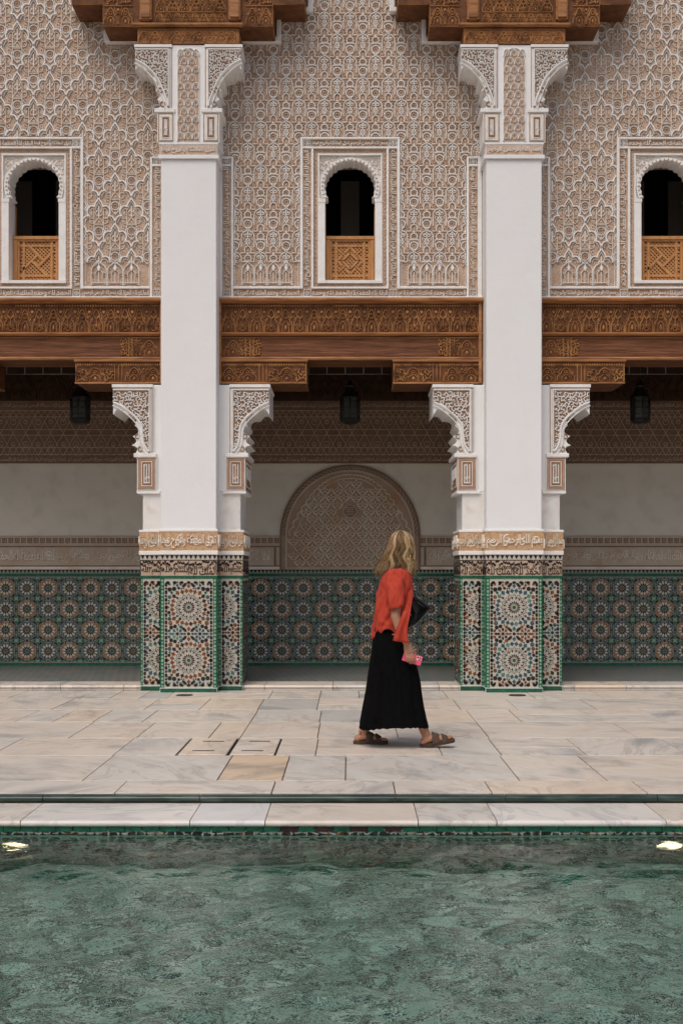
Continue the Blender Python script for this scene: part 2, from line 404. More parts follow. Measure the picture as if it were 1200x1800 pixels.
M['greenstone'] = varied('dark_green_marble', (.012,.028,.024), (.035,.06,.05), 6, .2, c2=(.12,.16,.14), scale2=14, amt2=.5, stretch=(.4, 2, 2))

def gal_floor():
    m, n, l, b = newmat('gallery_tiles')
    tc = N(n, 'ShaderNodeTexCoord'); mp = N(n, 'ShaderNodeMapping'); mp.inputs['Rotation'].default_value = (0, 0, radians(45)); l.new(tc.outputs['Object'], mp.inputs[0])
    br = N(n, 'ShaderNodeTexBrick', i_Scale=1.0, i_Mortar_Size=.006, i_Brick_Width=.17, i_Row_Height=.06)
    br.inputs['Color1'].default_value = (.06,.09,.115,1); br.inputs['Color2'].default_value = (.17,.14,.125,1); br.inputs['Mortar'].default_value = (.42,.43,.41,1)
    br.inputs['Bias'].default_value = -.1
    l.new(mp.outputs[0], br.inputs[0])
    n1 = N(n, 'ShaderNodeTexNoise', i_Scale=1.1); l.new(tc.outputs['Object'], n1.inputs[0])
    mx = N(n, 'ShaderNodeMix', data_type='RGBA', blend_type='MULTIPLY'); mx.inputs[0].default_value = .6
    r = ramp(n, [(.4, (.8,.95,.9)), (.6, (1.1,.95,.85))]); l.new(n1.outputs[0], r.inputs[0]); l.new(br.outputs[0], mx.inputs[6]); l.new(r.outputs[0], mx.inputs[7])
    l.new(mx.outputs[2], b.inputs['Base Color']); b.inputs['Roughness'].default_value = .3
    return m
M['gal_floor'] = gal_floor()
def pool_tiles(name, cols, scale):
    m, n, l, b = newmat(name)
    tc = N(n, 'ShaderNodeTexCoord')
    vo = N(n, 'ShaderNodeTexVoronoi', i_Scale=scale, i_Randomness=.55); l.new(tc.outputs['Object'], vo.inputs[0])
    sp = N(n, 'ShaderNodeSeparateColor'); l.new(vo.outputs['Color'], sp.inputs[0])
    k = len(cols); r = ramp(n, [(i/k, c) for i, c in enumerate(cols)], 'CONSTANT'); l.new(sp.outputs[0], r.inputs[0])
    v2 = N(n, 'ShaderNodeTexVoronoi', feature='DISTANCE_TO_EDGE', i_Scale=scale, i_Randomness=.55); l.new(tc.outputs['Object'], v2.inputs[0])
    r2 = ramp(n, [(.05, (1,1,1)), (.09, (0,0,0))]); l.new(v2.outputs[0], r2.inputs[0])
    mx = N(n, 'ShaderNodeMix', data_type='RGBA'); l.new(r2.outputs[0], mx.inputs[0]); l.new(r.outputs[0], mx.inputs[6]); mx.inputs[7].default_value = (.5,.5,.44,1)
    n1 = N(n, 'ShaderNodeTexNoise', i_Scale=1.6, i_Detail=3); l.new(tc.outputs['Object'], n1.inputs[0])
    r3 = ramp(n, [(.35, (.92,.96,.96)), (.65, (1.06,1.04,1.0))]); l.new(n1.outputs[0], r3.inputs[0])
    m2 = N(n, 'ShaderNodeMix', data_type='RGBA', blend_type='MULTIPLY'); m2.inputs[0].default_value = 1; l.new(mx.outputs[2], m2.inputs[6]); l.new(r3.outputs[0], m2.inputs[7])
    l.new(m2.outputs[2], b.inputs['Base Color']); b.inputs['Roughness'].default_value = .4
    return m
M['pool_floor'] = pool_tiles('pool_mosaic', [(.32,.43,.38), (.06,.15,.13), (.44,.53,.47), (.005,.012,.012), (.34,.45,.39), (.03,.04,.034), (.60,.68,.62), (.01,.055,.048)], 19)
M['pool_wall'] = pool_tiles('pool_wall_mosaic', [(.008,.012,.012), (.05,.08,.07), (.012,.015,.014), (.26,.28,.24), (.08,.03,.016), (.015,.04,.04), (.01,.015,.015)], 18)
def water():
    m, n, l, b = newmat('pool_water')
    b.inputs['Base Color'].default_value = (.68,.91,.85,1); b.inputs['Roughness'].default_value = 0
    b.inputs['Transmission Weight'].default_value = 1; b.inputs['IOR'].default_value = 1.33
    tc = N(n, 'ShaderNodeTexCoord')
    n1 = N(n, 'ShaderNodeTexNoise', i_Scale=20, i_Detail=2, i_Roughness=.5, i_Distortion=.5); l.new(tc.outputs['Object'], n1.inputs[0])
    n2 = N(n, 'ShaderNodeTexNoise', i_Scale=55, i_Detail=1, i_Roughness=.5, i_Distortion=.3); l.new(tc.outputs['Object'], n2.inputs[0])
    b1 = N(n, 'ShaderNodeBump', i_Strength=1, i_Distance=.005); l.new(n1.outputs[0], b1.inputs['Height'])
    b2 = N(n, 'ShaderNodeBump', i_Strength=1, i_Distance=.0020); l.new(n2.outputs[0], b2.inputs['Height']); l.new(b1.outputs[0], b2.inputs['Normal'])
    l.new(b2.outputs[0], b.inputs['Normal'])
    return m
M['water'] = water()
# ------------------------------------------------------------------ setting: ground, paving, pool
g = MB(); g.box(-400, 400, -400, 400, -2.2, -2.0); o = g.build('ground', M['joint']); o['kind'] = 'structure'
XE = 6.6
fl = MB(); fl.box(-XE, XE, -5.885, 4.2, -.30, -.014)
floor = fl.build('courtyard_floor', M['joint']); floor['kind'] = 'structure'
rows = [  # y (depth) pairs measured from the camera, joints across
 (13.18, 12.40, [-5.6,-4.6,-3.7,-2.92,-2.6,-2.28,-1.99,-.88,-.33,.10,1.06,2.0,2.75,3.9,5.0]),
 (12.39, 11.40, [-5.2,-4.2,-2.97,-2.05,-1.50,-.92,-.33,.45,1.10,1.67,2.46,3.4,4.6]),
 (11.39, 10.50, [-5.5,-4.0,-3.07,-2.72,-2.35,-1.90,-.91,-.28,.30,1.15,1.57,2.9,4.1,5.2]),
 (10.49, 9.50, [-5.0,-3.6,-2.33,-1.77,-1.17,-.91,-.27,.40,1.15,2.38,3.3,4.5]),
 (9.49, 8.62, [-5.2,-3.7,-2.7,-1.78,-1.31,-.92,-.56,-.26,.695,1.14,1.78,2.55,3.8,5.1]),
 (8.61, 7.60, [-4.9,-3.6,-2.75,-1.77,-.88,-.45,-.03,1.12,1.70,2.6,3.6,4.9]),
 (7.59, 7.165, [-5.3,-3.8,-2.7,-1.47,-.49,.283,.886,1.856,2.9,4.2,5.4])]
def slab(name, x0, x1, y0, y1, z0, z1, mt, parent, bev=.002):
    mb = MB(); cx, cy = (x0+x1)/2, (y0+y1)/2
    mb.box(x0-cx, x1-cx, y0-cy, y1-cy, z0, z1)
    return mb.build(name, mt, parent, (cx, cy, 0), bevel=bev)
for ri, (d0, d1, js) in enumerate(rows):
    js = [-XE]+js+[XE]
    for a, b in zip(js, js[1:]):
        if ri == 4 and (abs(a+1.31) < .01 or abs(a+.92) < .01): continue
        y0, y1 = d1-D0, d0-D0
        dz = R.uniform(-.0015, .0015)
        split = R.random() < .16 and b-a > .5 and ri in (0, 1, 2, 3, 4, 5) and d0-d1 > .6
        if split:
            ym = y0+(y1-y0)*R.uniform(.4, .6)
            slab('paver', a+.004, b-.004, y0, ym-.004, -.04, dz, M['marble'], floor); slab('paver', a+.004, b-.004, ym+.004, y1, -.04, dz+.001, M['marble'], floor)
        else:
            special = {(5, -.88): 'peach', (0, -2.28): 'grey', (1, -.92): 'grey', (2, -.28): 'grey'}.get((ri, a))
            pv = slab('paver', a+.0045, b-.0045, y0, y1-.009, -.04, dz, M['marble_'+special] if special else M['marble'], floor)
            if special: pv['label'] = {'peach': 'peach coloured slab in front of the access covers', 'grey': 'blue-grey paving slab'}[special]
# rounded dark green edge of the terrace, in lengths
js = [-XE,-5.0,-3.4,-1.9,-.93,.28,.96,1.9,3.1,4.6,XE]
for a, b in zip(js, js[1:]):
    e = MB(); prof = [(-5.842, -.005), (-5.842, -.046), (-5.895, -.046)]+[(-5.885-.022*cos(radians(t)), -.026+.021*sin(radians(t))) for t in range(-80, 91, 20)]
    e.rail(prof, a+.003, b-.003); e.build('edge_stone', M['greenstone'], floor)

# gallery floor, one step up
gf = MB(); gf.box(-XE, XE, .75, 3.0, -.02, .05); gfloor = gf.build('gallery_floor', M['gal_floor']); gfloor['kind'] = 'structure'
js = [-XE,-5.4,-4.1,-3.35,-2.62,-.99,-.2,.5,1.03,2.6,3.2,4.3,5.5,XE]
for a, b in zip(js, js[1:]):
    st = MB(); prof = [(.745, -.01), (.745, .0515), (.30, .0515), (.283, .046), (.276, .036), (.276, .024), (.285, .018), (.285, -.01)]
    st.rail(prof, a+.003, b-.003); c = (a+b)/2
    for i, p in enumerate(st.v): st.v[i] = (p[0]-c, p[1]-.5, p[2])
    st.build('step_stone', M['marble'], gfloor, (c, .5, 0))

# pool
WZ, PF = -.135, -.78
pb = MB()
pb.box(-XE, XE, -11.3, -6.15, PF-.2, PF, 0)                        # floor
pb.box(-XE, XE, -6.37, -5.90, PF, -.105, 1); pb.box(-XE, XE, -11.5, -11.25, PF, -.105, 1)
basin = pb.build('pool_basin', [M['pool_floor'], M['pool_wall']]); basin['kind'] = 'structure'
pt = Rel()
for i in range(int(2*XE/.1)):                                      # glazed edge tiles under the coping, and the pointed row below
    u = -XE+i*.1
    px_ = VX+u*FPX/6.62
    dk = (480 < px_ < 700) and i % 2 == 0
    pt.rect(u+.003, -.118, u+.097, -.086, .008, 0, TI['maroon'] if dk else TI['green'])
    for k in (0, 1):
        uu = u+k*.05
        pt.poly([(uu+.002, -.158), (uu+.025, -.121), (uu+.048, -.158)], .006, 0, TI['black'] if (i+k) % 5 else TI['rust'])
pt.rect(-XE, -.20, XE, -.16, .005, 0, TI['mint'])
# green course at the foot of the pool wall
pt.rect(-XE, PF+.001, XE, PF+.07, .012, 0, TI['green'])
pt.build('edge_tiles', TMATS, (0, -6.37, 0), FRONT, basin, 'stuff')
pg = MB(); pg.box(-XE, XE, -6.47, -6.386, PF+.001, PF+.006); pg.build('floor_border', M['t_teal'], basin)
coping = empty('pool_coping', (0, 0, 0), kind='structure')
js = [-XE,-4.9,-3.2,-1.898,-.923,-.489,.393,.845,1.82,2.9,4.4,XE]
for i, (a, b) in enumerate(zip(js, js[1:])):
    prof = [(-5.897, -.052), (-6.375, -.052)]+[(-6.378-.018*cos(radians(t)), -.070+.018*sin(radians(t))) for t in range(80, -81, -20)]+[(-6.37, -.090), (-5.897, -.090)]
    mb = MB(); mb.rail(prof, a+.003, b-.003); c = (a+b)/2
    for q, p in enumerate(mb.v): mb.v[q] = (p[0]-c, p[1]+6.1, p[2])
    cs = mb.build('coping_stone', M['marble_w'] if i in (3, 4, 7) else M['marble'], coping, (c, -6.1, 0))
    if i in (3, 7): cs['label'] = 'long white coping stone with grey veins'
fb = MB(); fb.box(-XE, XE, -20, -11.28, -.3, -.05); o = fb.build('terrace', M['marble']); o['kind'] = 'structure'
# water: rippled sheet
rs = np.random.RandomState(3)
nx, ny = 760, 400
xs = np.linspace(-XE+.01, XE-.01, nx); ys = np.linspace(-11.24, -6.372, ny)
GX, GY = np.meshgrid(xs, ys)
H = np.zeros_like(GX); NW = 70
for i in range(NW):
    lam = .065*(.5/.065)**rs.rand(); th = pi/2+rs.normal()*.75; k = 2*pi/lam
    H += .135*sqrt(2/NW)/k*np.sin(k*(GX*np.cos(th)+GY*np.sin(th))+rs.uniform(0, 6.3)+1.6*np.sin(GX*rs.uniform(.6, 3)+GY*rs.uniform(.6, 3)+rs.uniform(0, 6)))
H *= np.clip((-6.372-GY)/.3, .45, 1)
Vw = np.stack([GX, GY, WZ+H], -1).reshape(-1, 3)
ii = np.arange(ny-1)[:, None]*nx+np.arange(nx-1)[None, :]
Qw = np.stack([ii, ii+1, ii+nx+1, ii+nx], -1).reshape(-1, 4).astype(np.int32)
me = bpy.data.meshes.new('pool_water'); me.vertices.add(len(Vw)); me.vertices.foreach_set('co', Vw.ravel())
me.loops.add(Qw.size); me.loops.foreach_set('vertex_index', Qw.ravel()); me.polygons.add(len(Qw)); me.polygons.foreach_set('loop_start', np.arange(len(Qw), dtype=np.int32)*4)
me.update(calc_edges=True); me.validate(); me.materials.append(M['water'])
o = link('pool_water', me); o['kind'] = 'structure'
# ------------------------------------------------------------------ carved motifs (relief mats: 0 white ridges, 1 cream lines, 2 leaf)
def both(f, pts):
    f(pts); f([(-x, y) for x, y in pts])
def motif_arches():
    WF = 1.0
    k = .000961; r = Rel(); c = lambda P: [(x*k, -y*k) for x, y in P]
    def rib(P, w=12, h=.022, m=1, closed=False, it=1): r.ribbon(c(smooth(P, it) if it else P), w*k*WF, h*.95, 0, .16, closed, m)
    rib(arc(0, 0, 47, 0, 360, 16)[:-1], 13, .024, 0, True, 0)
    for i in range(8): r.poly(c(leafp(23*cos(i*pi/4), 23*sin(i*pi/4), i*pi/4, 34, 15)), .014, 0, 2, .3)
    both(lambda P: rib(P, 12, .023, 0), [(-42, 26), (-14, 60), (14, 80), (62, 100), (78, 150), (78, 215), (78, 285)])
    for x, y, a in ((0, 102, 1.57), (24, 122, .5), (-24, 122, 2.64), (0, 132, 1.57)): r.poly(c(leafp(x, y, a, 40, 22)), .02, 0, 0, .25)
    both(lambda P: rib(P, 9, .018), [(0, 150), (40, 150), (52, 110)])
    both(lambda P: r.poly(c(leafp(P[0][0], P[0][1], 1.57, 62, 24)), .014, 0, 2, .3), [(53, 180)])
    rib([(0, 172), (28, 212), (0, 252), (-28, 212)], 11, .023, 0, True, 0)
    rib([(-30, 172), (30, 252)], 9, .021, 0, it=0); rib([(30, 172), (-30, 252)], 9, .021, 0, it=0); rib([(0, 150), (0, 172)], 12, .022, 0, it=0); rib([(0, 252), (0, 268)], 14, .022, 0, it=0)
    rib([(-38, 348), (-38, 305), (-26, 278), (0, 264), (26, 278), (38, 305), (38, 348)], 12, .022, 0)
    both(lambda P: rib(P, 11, .021), [(38, 346), (60, 352), (95, 352)])
    r.poly(c([(0, 336), (12, 358), (9, 372), (-9, 372), (-12, 358)]), .024, 0, 0, .3); r.poly(c(leafp(0, 318, 1.57, 46, 20)), .012, 0, 2, .3)
    rib(arc(0, 418, 40, 125, 415, 14), 13, .024, 0, False, 0); rib([(-60, 462), (-30, 452), (30, 452), (60, 462)], 12, .022, 0)
    for i in range(5): r.poly(c(leafp(22*cos(.5+i*.54), 420-22*sin(.5+i*.54), -(.5+i*.54), 30, 9)), .013, 0, 2, .3)
    both(lambda P: rib(P, 9, .017), [(56, 462), (60, 500), (44, 535)])
    for x, y, a0, s in ((102, 62, .4, 1), (-102, 62, 2.7, -1), (108, 318, 3.6, -1), (-108, 318, 5.8, 1), (60, 395, 1, 1), (-60, 395, 2.1, -1)):
        r.ribbon(c(spiral(x, y, 27, a0, s*1.1, 9, .15)), 8*k, .013, 0, .3, m=2)
        r.poly(c(leafp(x+s*22, y+26, a0, 34, 17)), .012, 0, 2, .3)
    return r.arrays(), 155*k, 265*k
def motif_lozenge():
    WF = .86
    k = .001072; r = Rel(); c = lambda P: [(x*k, -y*k) for x, y in P]
    def rib(P, w=9, h=.018, m=1, closed=False, it=1): r.ribbon(c(smooth(P, it) if it else P), w*k*WF, h*.95, 0, .16, closed, m)
    A = smooth([(0, 0), (10, 34), (34, 62), (46, 104)], 1)+smooth([(46, 104), (86, 92), (120, 128), (126, 176), (110, 206)], 1)[1:]+smooth([(110, 206), (146, 208), (168, 240), (177.5, 275)], 1)[1:]
    both(lambda P: rib(P, 19, .030, 0, it=0), A)
    both(lambda P: rib(P, 8, .020, 1, it=0), [(x*.84, y*.86+42) for x, y in A])
    both(lambda P: rib(P, 9, .02, it=0), [(52, 122), (52, 345)])
    rib(arc(0, 370, 44, 0, 360, 16)[:-1], 10, .022, 0, True, 0)
    for i in range(10): r.poly(c(leafp(22*cos(i*pi/5), 370+22*sin(i*pi/5), i*pi/5, 32, 9)), .013, 0, 2, .3)
    rib([(-50, 286), (0, 222), (50, 286)], 9, .019, 1, True, 0); r.poly(c([(-24, 276), (0, 244), (24, 276)]), .012, 0, 2, .2)
    rib([(-52, 300), (52, 300)], 9, .019, 1, it=0); rib([(0, 96), (0, 222)], 14, .022, 0, it=0)
    both(lambda P: r.poly(c(leafp(P[0][0], P[0][1], -.9, 46, 18)), .016, 0, 1, .3), [(24, 150)])
    both(lambda P: rib(P, 8, .016), [(0, 205), (34, 196), (40, 160)])
    both(lambda P: rib(P, 10, .02, 0), [(52, 345), (66, 372), (34, 425), (0, 462)])
    r.poly(c([(0, 418), (15, 440), (0, 470), (-15, 440)]), .018, 0, 2, .25)
    both(lambda P: rib(P, 8, .016, 1), [(58, 232), (84, 226), (104, 240), (96, 276), (60, 290)])
    both(lambda P: r.poly(c(leafp(P[0][0], P[0][1], 1.57, 84, 40)), .012, 0, 2, .3), [(84, 170)])
    both(lambda P: r.poly(c(leafp(P[0][0], P[0][1], .6, 44, 22)), .012, 0, 2, .3), [(82, 258)])
    both(lambda P: r.ribbon(c(spiral(P[0][0], P[0][1], 26, 1., 1., 9, .2)), 8*k, .014, 0, .3, m=1), [(88, 322)])
    return r.arrays(), 177.5*k, 275*k
ARCHES, LOZENGE = motif_arches(), motif_lozenge()
PHR = ['بسم الله الرحمن الرحيم', 'الملك لله العزة لله', 'الحمد لله وحده', 'البقاء لله العظمة لله', 'تنزل الملائكة والروح فيها']
STU = [M['stucco_white'], M['stucco'], M['stucco_leaf']]

def text_band(rel, u0, v0, u1, v1, h, m=1, vert=0, start=0, unit=None, vine=2):
    """a run of phrases along a band with a thin scroll behind"""
    L = (v1-v0) if vert else (u1-u0); Hh = (u1-u0) if vert else (v1-v0); unit = unit or Hh*5.2
    k = max(1, round(L/unit)); pad = Hh*.10
    for i in range(k):
        a, b = (i+.02)/k*L, (i+.98)/k*L
        ph = PHR[(start+i) % len(PHR)]
        if vert: rel.text(ph, u0+pad, v0+a, u1-pad, v0+b, h, m, vert)
        else: rel.text(ph, u0+a, v0+pad, u0+b, v1-pad, h, m)
    # scroll behind the letters
    if vine is not None:
        n = int(L/(Hh*.75))
        for i in range(n):
            t = (i+.5)/n*L; s_ = 1 if i % 2 else -1
            P = spiral(t, Hh*(.62 if s_ > 0 else .42), Hh*.26, i*1.3, s_*1.05, 9, .2)
            P = [(u0+y, v0+x) for x, y in P] if vert else [(u0+x, v0+y) for x, y in P]
            rel.ribbon(P, Hh*.07, h*.55, 0, .3, m=vine)
def star_square(rel, u, v, r, h, m0=0, m1=1):
    rel.ribbon([(u-r*.9, v-r*.9), (u+r*.9, v-r*.9), (u+r*.9, v+r*.9), (u-r*.9, v+r*.9)], r*.2, h, closed=True, m=m0)
    for a in (0, pi/4): rel.ribbon([(u+r*.62*cos(a+i*pi/2), v+r*.62*sin(a+i*pi/2)) for i in range(4)], r*.16, h, closed=True, m=m0)
    rel.poly([(u+r*.22*cos(i*pi/3), v+r*.22*sin(i*pi/3)) for i in range(6)], h, m=m1)

# zellij rosettes: flat glazed pieces
def kite(cx, cy, a, r0, r1, w, f=.6):
    c, s_ = cos(a), sin(a); rm = r0+(r1-r0)*f
    return [(cx+c*r0, cy+s_*r0), (cx+c*rm+s_*w/2, cy+s_*rm-c*w/2), (cx+c*r1, cy+s_*r1), (cx+c*rm-s_*w/2, cy+s_*rm+c*w/2)]
def ngon(cx, cy, r, n=8, a0=0): return [(cx+r*cos(a0+2*pi*i/n), cy+r*sin(a0+2*pi*i/n)) for i in range(n)]
def oval(cx, cy, a, L, w):
    c, s_ = cos(a), sin(a)
    return [(cx+c*x-s_*y, cy+s_*x+c*y) for x, y in ((-L/2, 0), (-L*.25, -w/2), (L*.25, -w/2), (L/2, 0), (L*.25, w/2), (-L*.25, w/2))]
def pillar_tiles(rel, u0, u1, mods, hy, ring, corner, cu, h=.004):
    """pillar panel: star medallions at heights mods, centred on cu, the rest packed with small glazed pieces"""
    rnd = random.Random(int((u0+9)*1000)); lo, hi = min(mods)-hy, max(mods)+hy; D = []
    def put(P, c, key=True):
        if not all(u0+.003 < x < u1-.003 and lo+.002 < y < hi-.002 for x, y in P): return False
        rel.poly(P, h, 0, TI[c], .03)
        if key:
            cx = sum(p[0] for p in P)/len(P); cy = sum(p[1] for p in P)/len(P)
            D.append((cx, cy, sum(hypot(p[0]-cx, p[1]-cy) for p in P)/len(P)*.95))
        return True
    tint = lambda c: c if rnd.random() > .2 else {'rust': 'maroon', 'blue': 'teal', 'black': 'maroon'}.get(c, c)
    for cz in mods:
        put(ngon(cu, cz, .022, 8), 'green')
        for i in range(16):
            a = i*pi/8; a2 = a+pi/16
            put(kite(cu, cz, a, .028, .078, .018, .55), 'maroon')
            put(kite(cu, cz, a2, .084, .126, .019, .62), 'black')
            for s_ in (-1, 1): put(kite(cu, cz, a2+s_*.085, .122, .146, .010, .6), 'maroon')
            put(kite(cu, cz, a, .104, .122, .014, .5), 'mint' if i % 4 == 0 else 'maroon' if i % 2 else 'rust')
            put(kite(cu, cz, a, .140, .158, .013, .5), 'mint' if i % 4 == 2 else 'maroon')
        for i in range(24):
            a = i*pi/12+pi/24
            R0, R1 = (.176, .238) if i % 6 in (2, 3) else (.160, .216)
            put(kite(cu, cz, a, R0, R1, .050, .52), tint(ring))
        for i in range(4):
            a = i*pi/2; put(kite(cu, cz, a, .214, .272, .044, .5), ring)
    for b in [lo]+[(x+y)/2 for x, y in zip(mods, mods[1:])]+[hi]:
        for sx in (0, -1, 1, -2, 2):
            for q in range(8):
                x = cu+sx*.128; a = q*pi/4
                if sx: put(kite(x, b, a, .022, .074, .034, .58), tint(corner))
                elif q % 2: put(oval(x+.068*cos(a), b+.068*sin(a), a, .076, .032), 'black')
                elif q % 4 == 0: put(kite(x, b, a, .024, .066, .030, .55), corner)
            put(ngon(cu+sx*.128, b, .019, 8), 'black')
            if b in (lo, hi) and sx == 0: continue
    # border of ovals and dots
    n = round((hi-lo)/.084); st = (hi-lo)/n
    for i in range(n):
        z = lo+(i+.5)*st
        for x in (u0+.021, u1-.021):
            put(oval(x, z, pi/2, .052, .030), 'black')
            if i: put(ngon(x, z-st/2, .015, 6), 'maroon' if i % 2 else 'black')
    n = max(2, round((u1-u0)/.084)); st = (u1-u0)/n
    for i in range(n):
        for z in (lo+.018, hi-.018): put(oval(u0+(i+.5)*st, z, 0, .050, .030), 'black')
    # everything left over
    mid = sum(mods)/len(mods); sizes = (.025, .022, .019, .016, .013, .010)
    for r in sizes:
        for t in range(900):
            x, z = rnd.uniform(cu-.4, cu+.4), rnd.uniform(lo, mid)
            if not (u0+.004+r*.8 < x < u1-.004-r*.8 and lo+r*.8 < z < hi-r*.8): continue
            if any(hypot(x-cu, z-m_) < .160 for m_ in mods): continue
            if any(hypot(x-a, z-b)*1.0 < r+c for a, b, c in D): continue
            col = 'black' if rnd.random() < .55 else rnd.choice([ring, corner, corner, 'green'])
            for xx in {x, 2*cu-x}:
                for zz in (z, 2*mid-z):
                    if not any(hypot(xx-a, zz-b) < (r+c)*.90 for a, b, c in D): put(ngon(xx, zz, r*1.04, 8 if r > .015 else 6, .39), col)
def wall_rosette(ring, core):
    r = Rel(); h = .004; m = .296; D = []; rnd = random.Random(4)
    def put(P, c, tp=.03):
        r.poly(P, h, 0, TI[c], tp); cx = sum(p[0] for p in P)/len(P); cy = sum(p[1] for p in P)/len(P)
        D.append((cx, cy, sum(hypot(p[0]-cx, p[1]-cy) for p in P)/len(P)*.95))
    put(ngon(0, 0, .019, 8), 'green' if core == 'green' else 'rust')
    for i in range(12):
        a = i*pi/6
        put(kite(0, 0, a, .020, .072, .024, .60), 'black')
        put(kite(0, 0, a+pi/12, .048, .104, .030, .55), 'white')
        put(kite(0, 0, a, .076, .118, .028, .45), ring)
        put(kite(0, 0, a+pi/12, .098, .128, .027, .5), ring)
    for i in range(8):
        a = i*pi/4
        if i % 2 == 0:
            put(oval(.138*cos(a), .138*sin(a), a+pi/2, .046, .017), 'black')
            for s_ in (-1, 1): put(ngon(.139*cos(a)+s_*.038*sin(a), .139*sin(a)-s_*.038*cos(a), .0085, 6), 'black')
        else:
            put(oval(.150*cos(a), .150*sin(a), a+pi/2, .056, .030), 'black')
    for sx in (-1, 1):
        for sy in (-1, 1):
            x, y = sx*m/2, sy*m/2
            put([(x-sx*.001, y-sy*.001), (x-sx*.026, y-sy*.001), (x-sx*.018, y-sy*.018), (x-sx*.001, y-sy*.026)], 'mint')
            put([(x-sx*.028, y-sy*.001), (x-sx*.058, y-sy*.001), (x-sx*.040, y-sy*.020), (x-sx*.022, y-sy*.018)], 'green'); put([(x-sx*.001, y-sy*.028), (x-sx*.001, y-sy*.058), (x-sx*.020, y-sy*.040), (x-sx*.018, y-sy*.022)], 'green')
    for rr in (.012, .009, .007):
        for t in range(700):
            x, z = rnd.uniform(0, m/2-rr), rnd.uniform(0, m/2-rr)
            if hypot(x, z) < .10 or any(hypot(x-a, z-b) < rr+c for a, b, c in D): continue
            col = rnd.choice(['black', 'teal', ring, 'black'])
            for sx in (-1, 1):
                for sz in (-1, 1): put(ngon(sx*x, sz*z, rr*.97, 6), col)
    return r
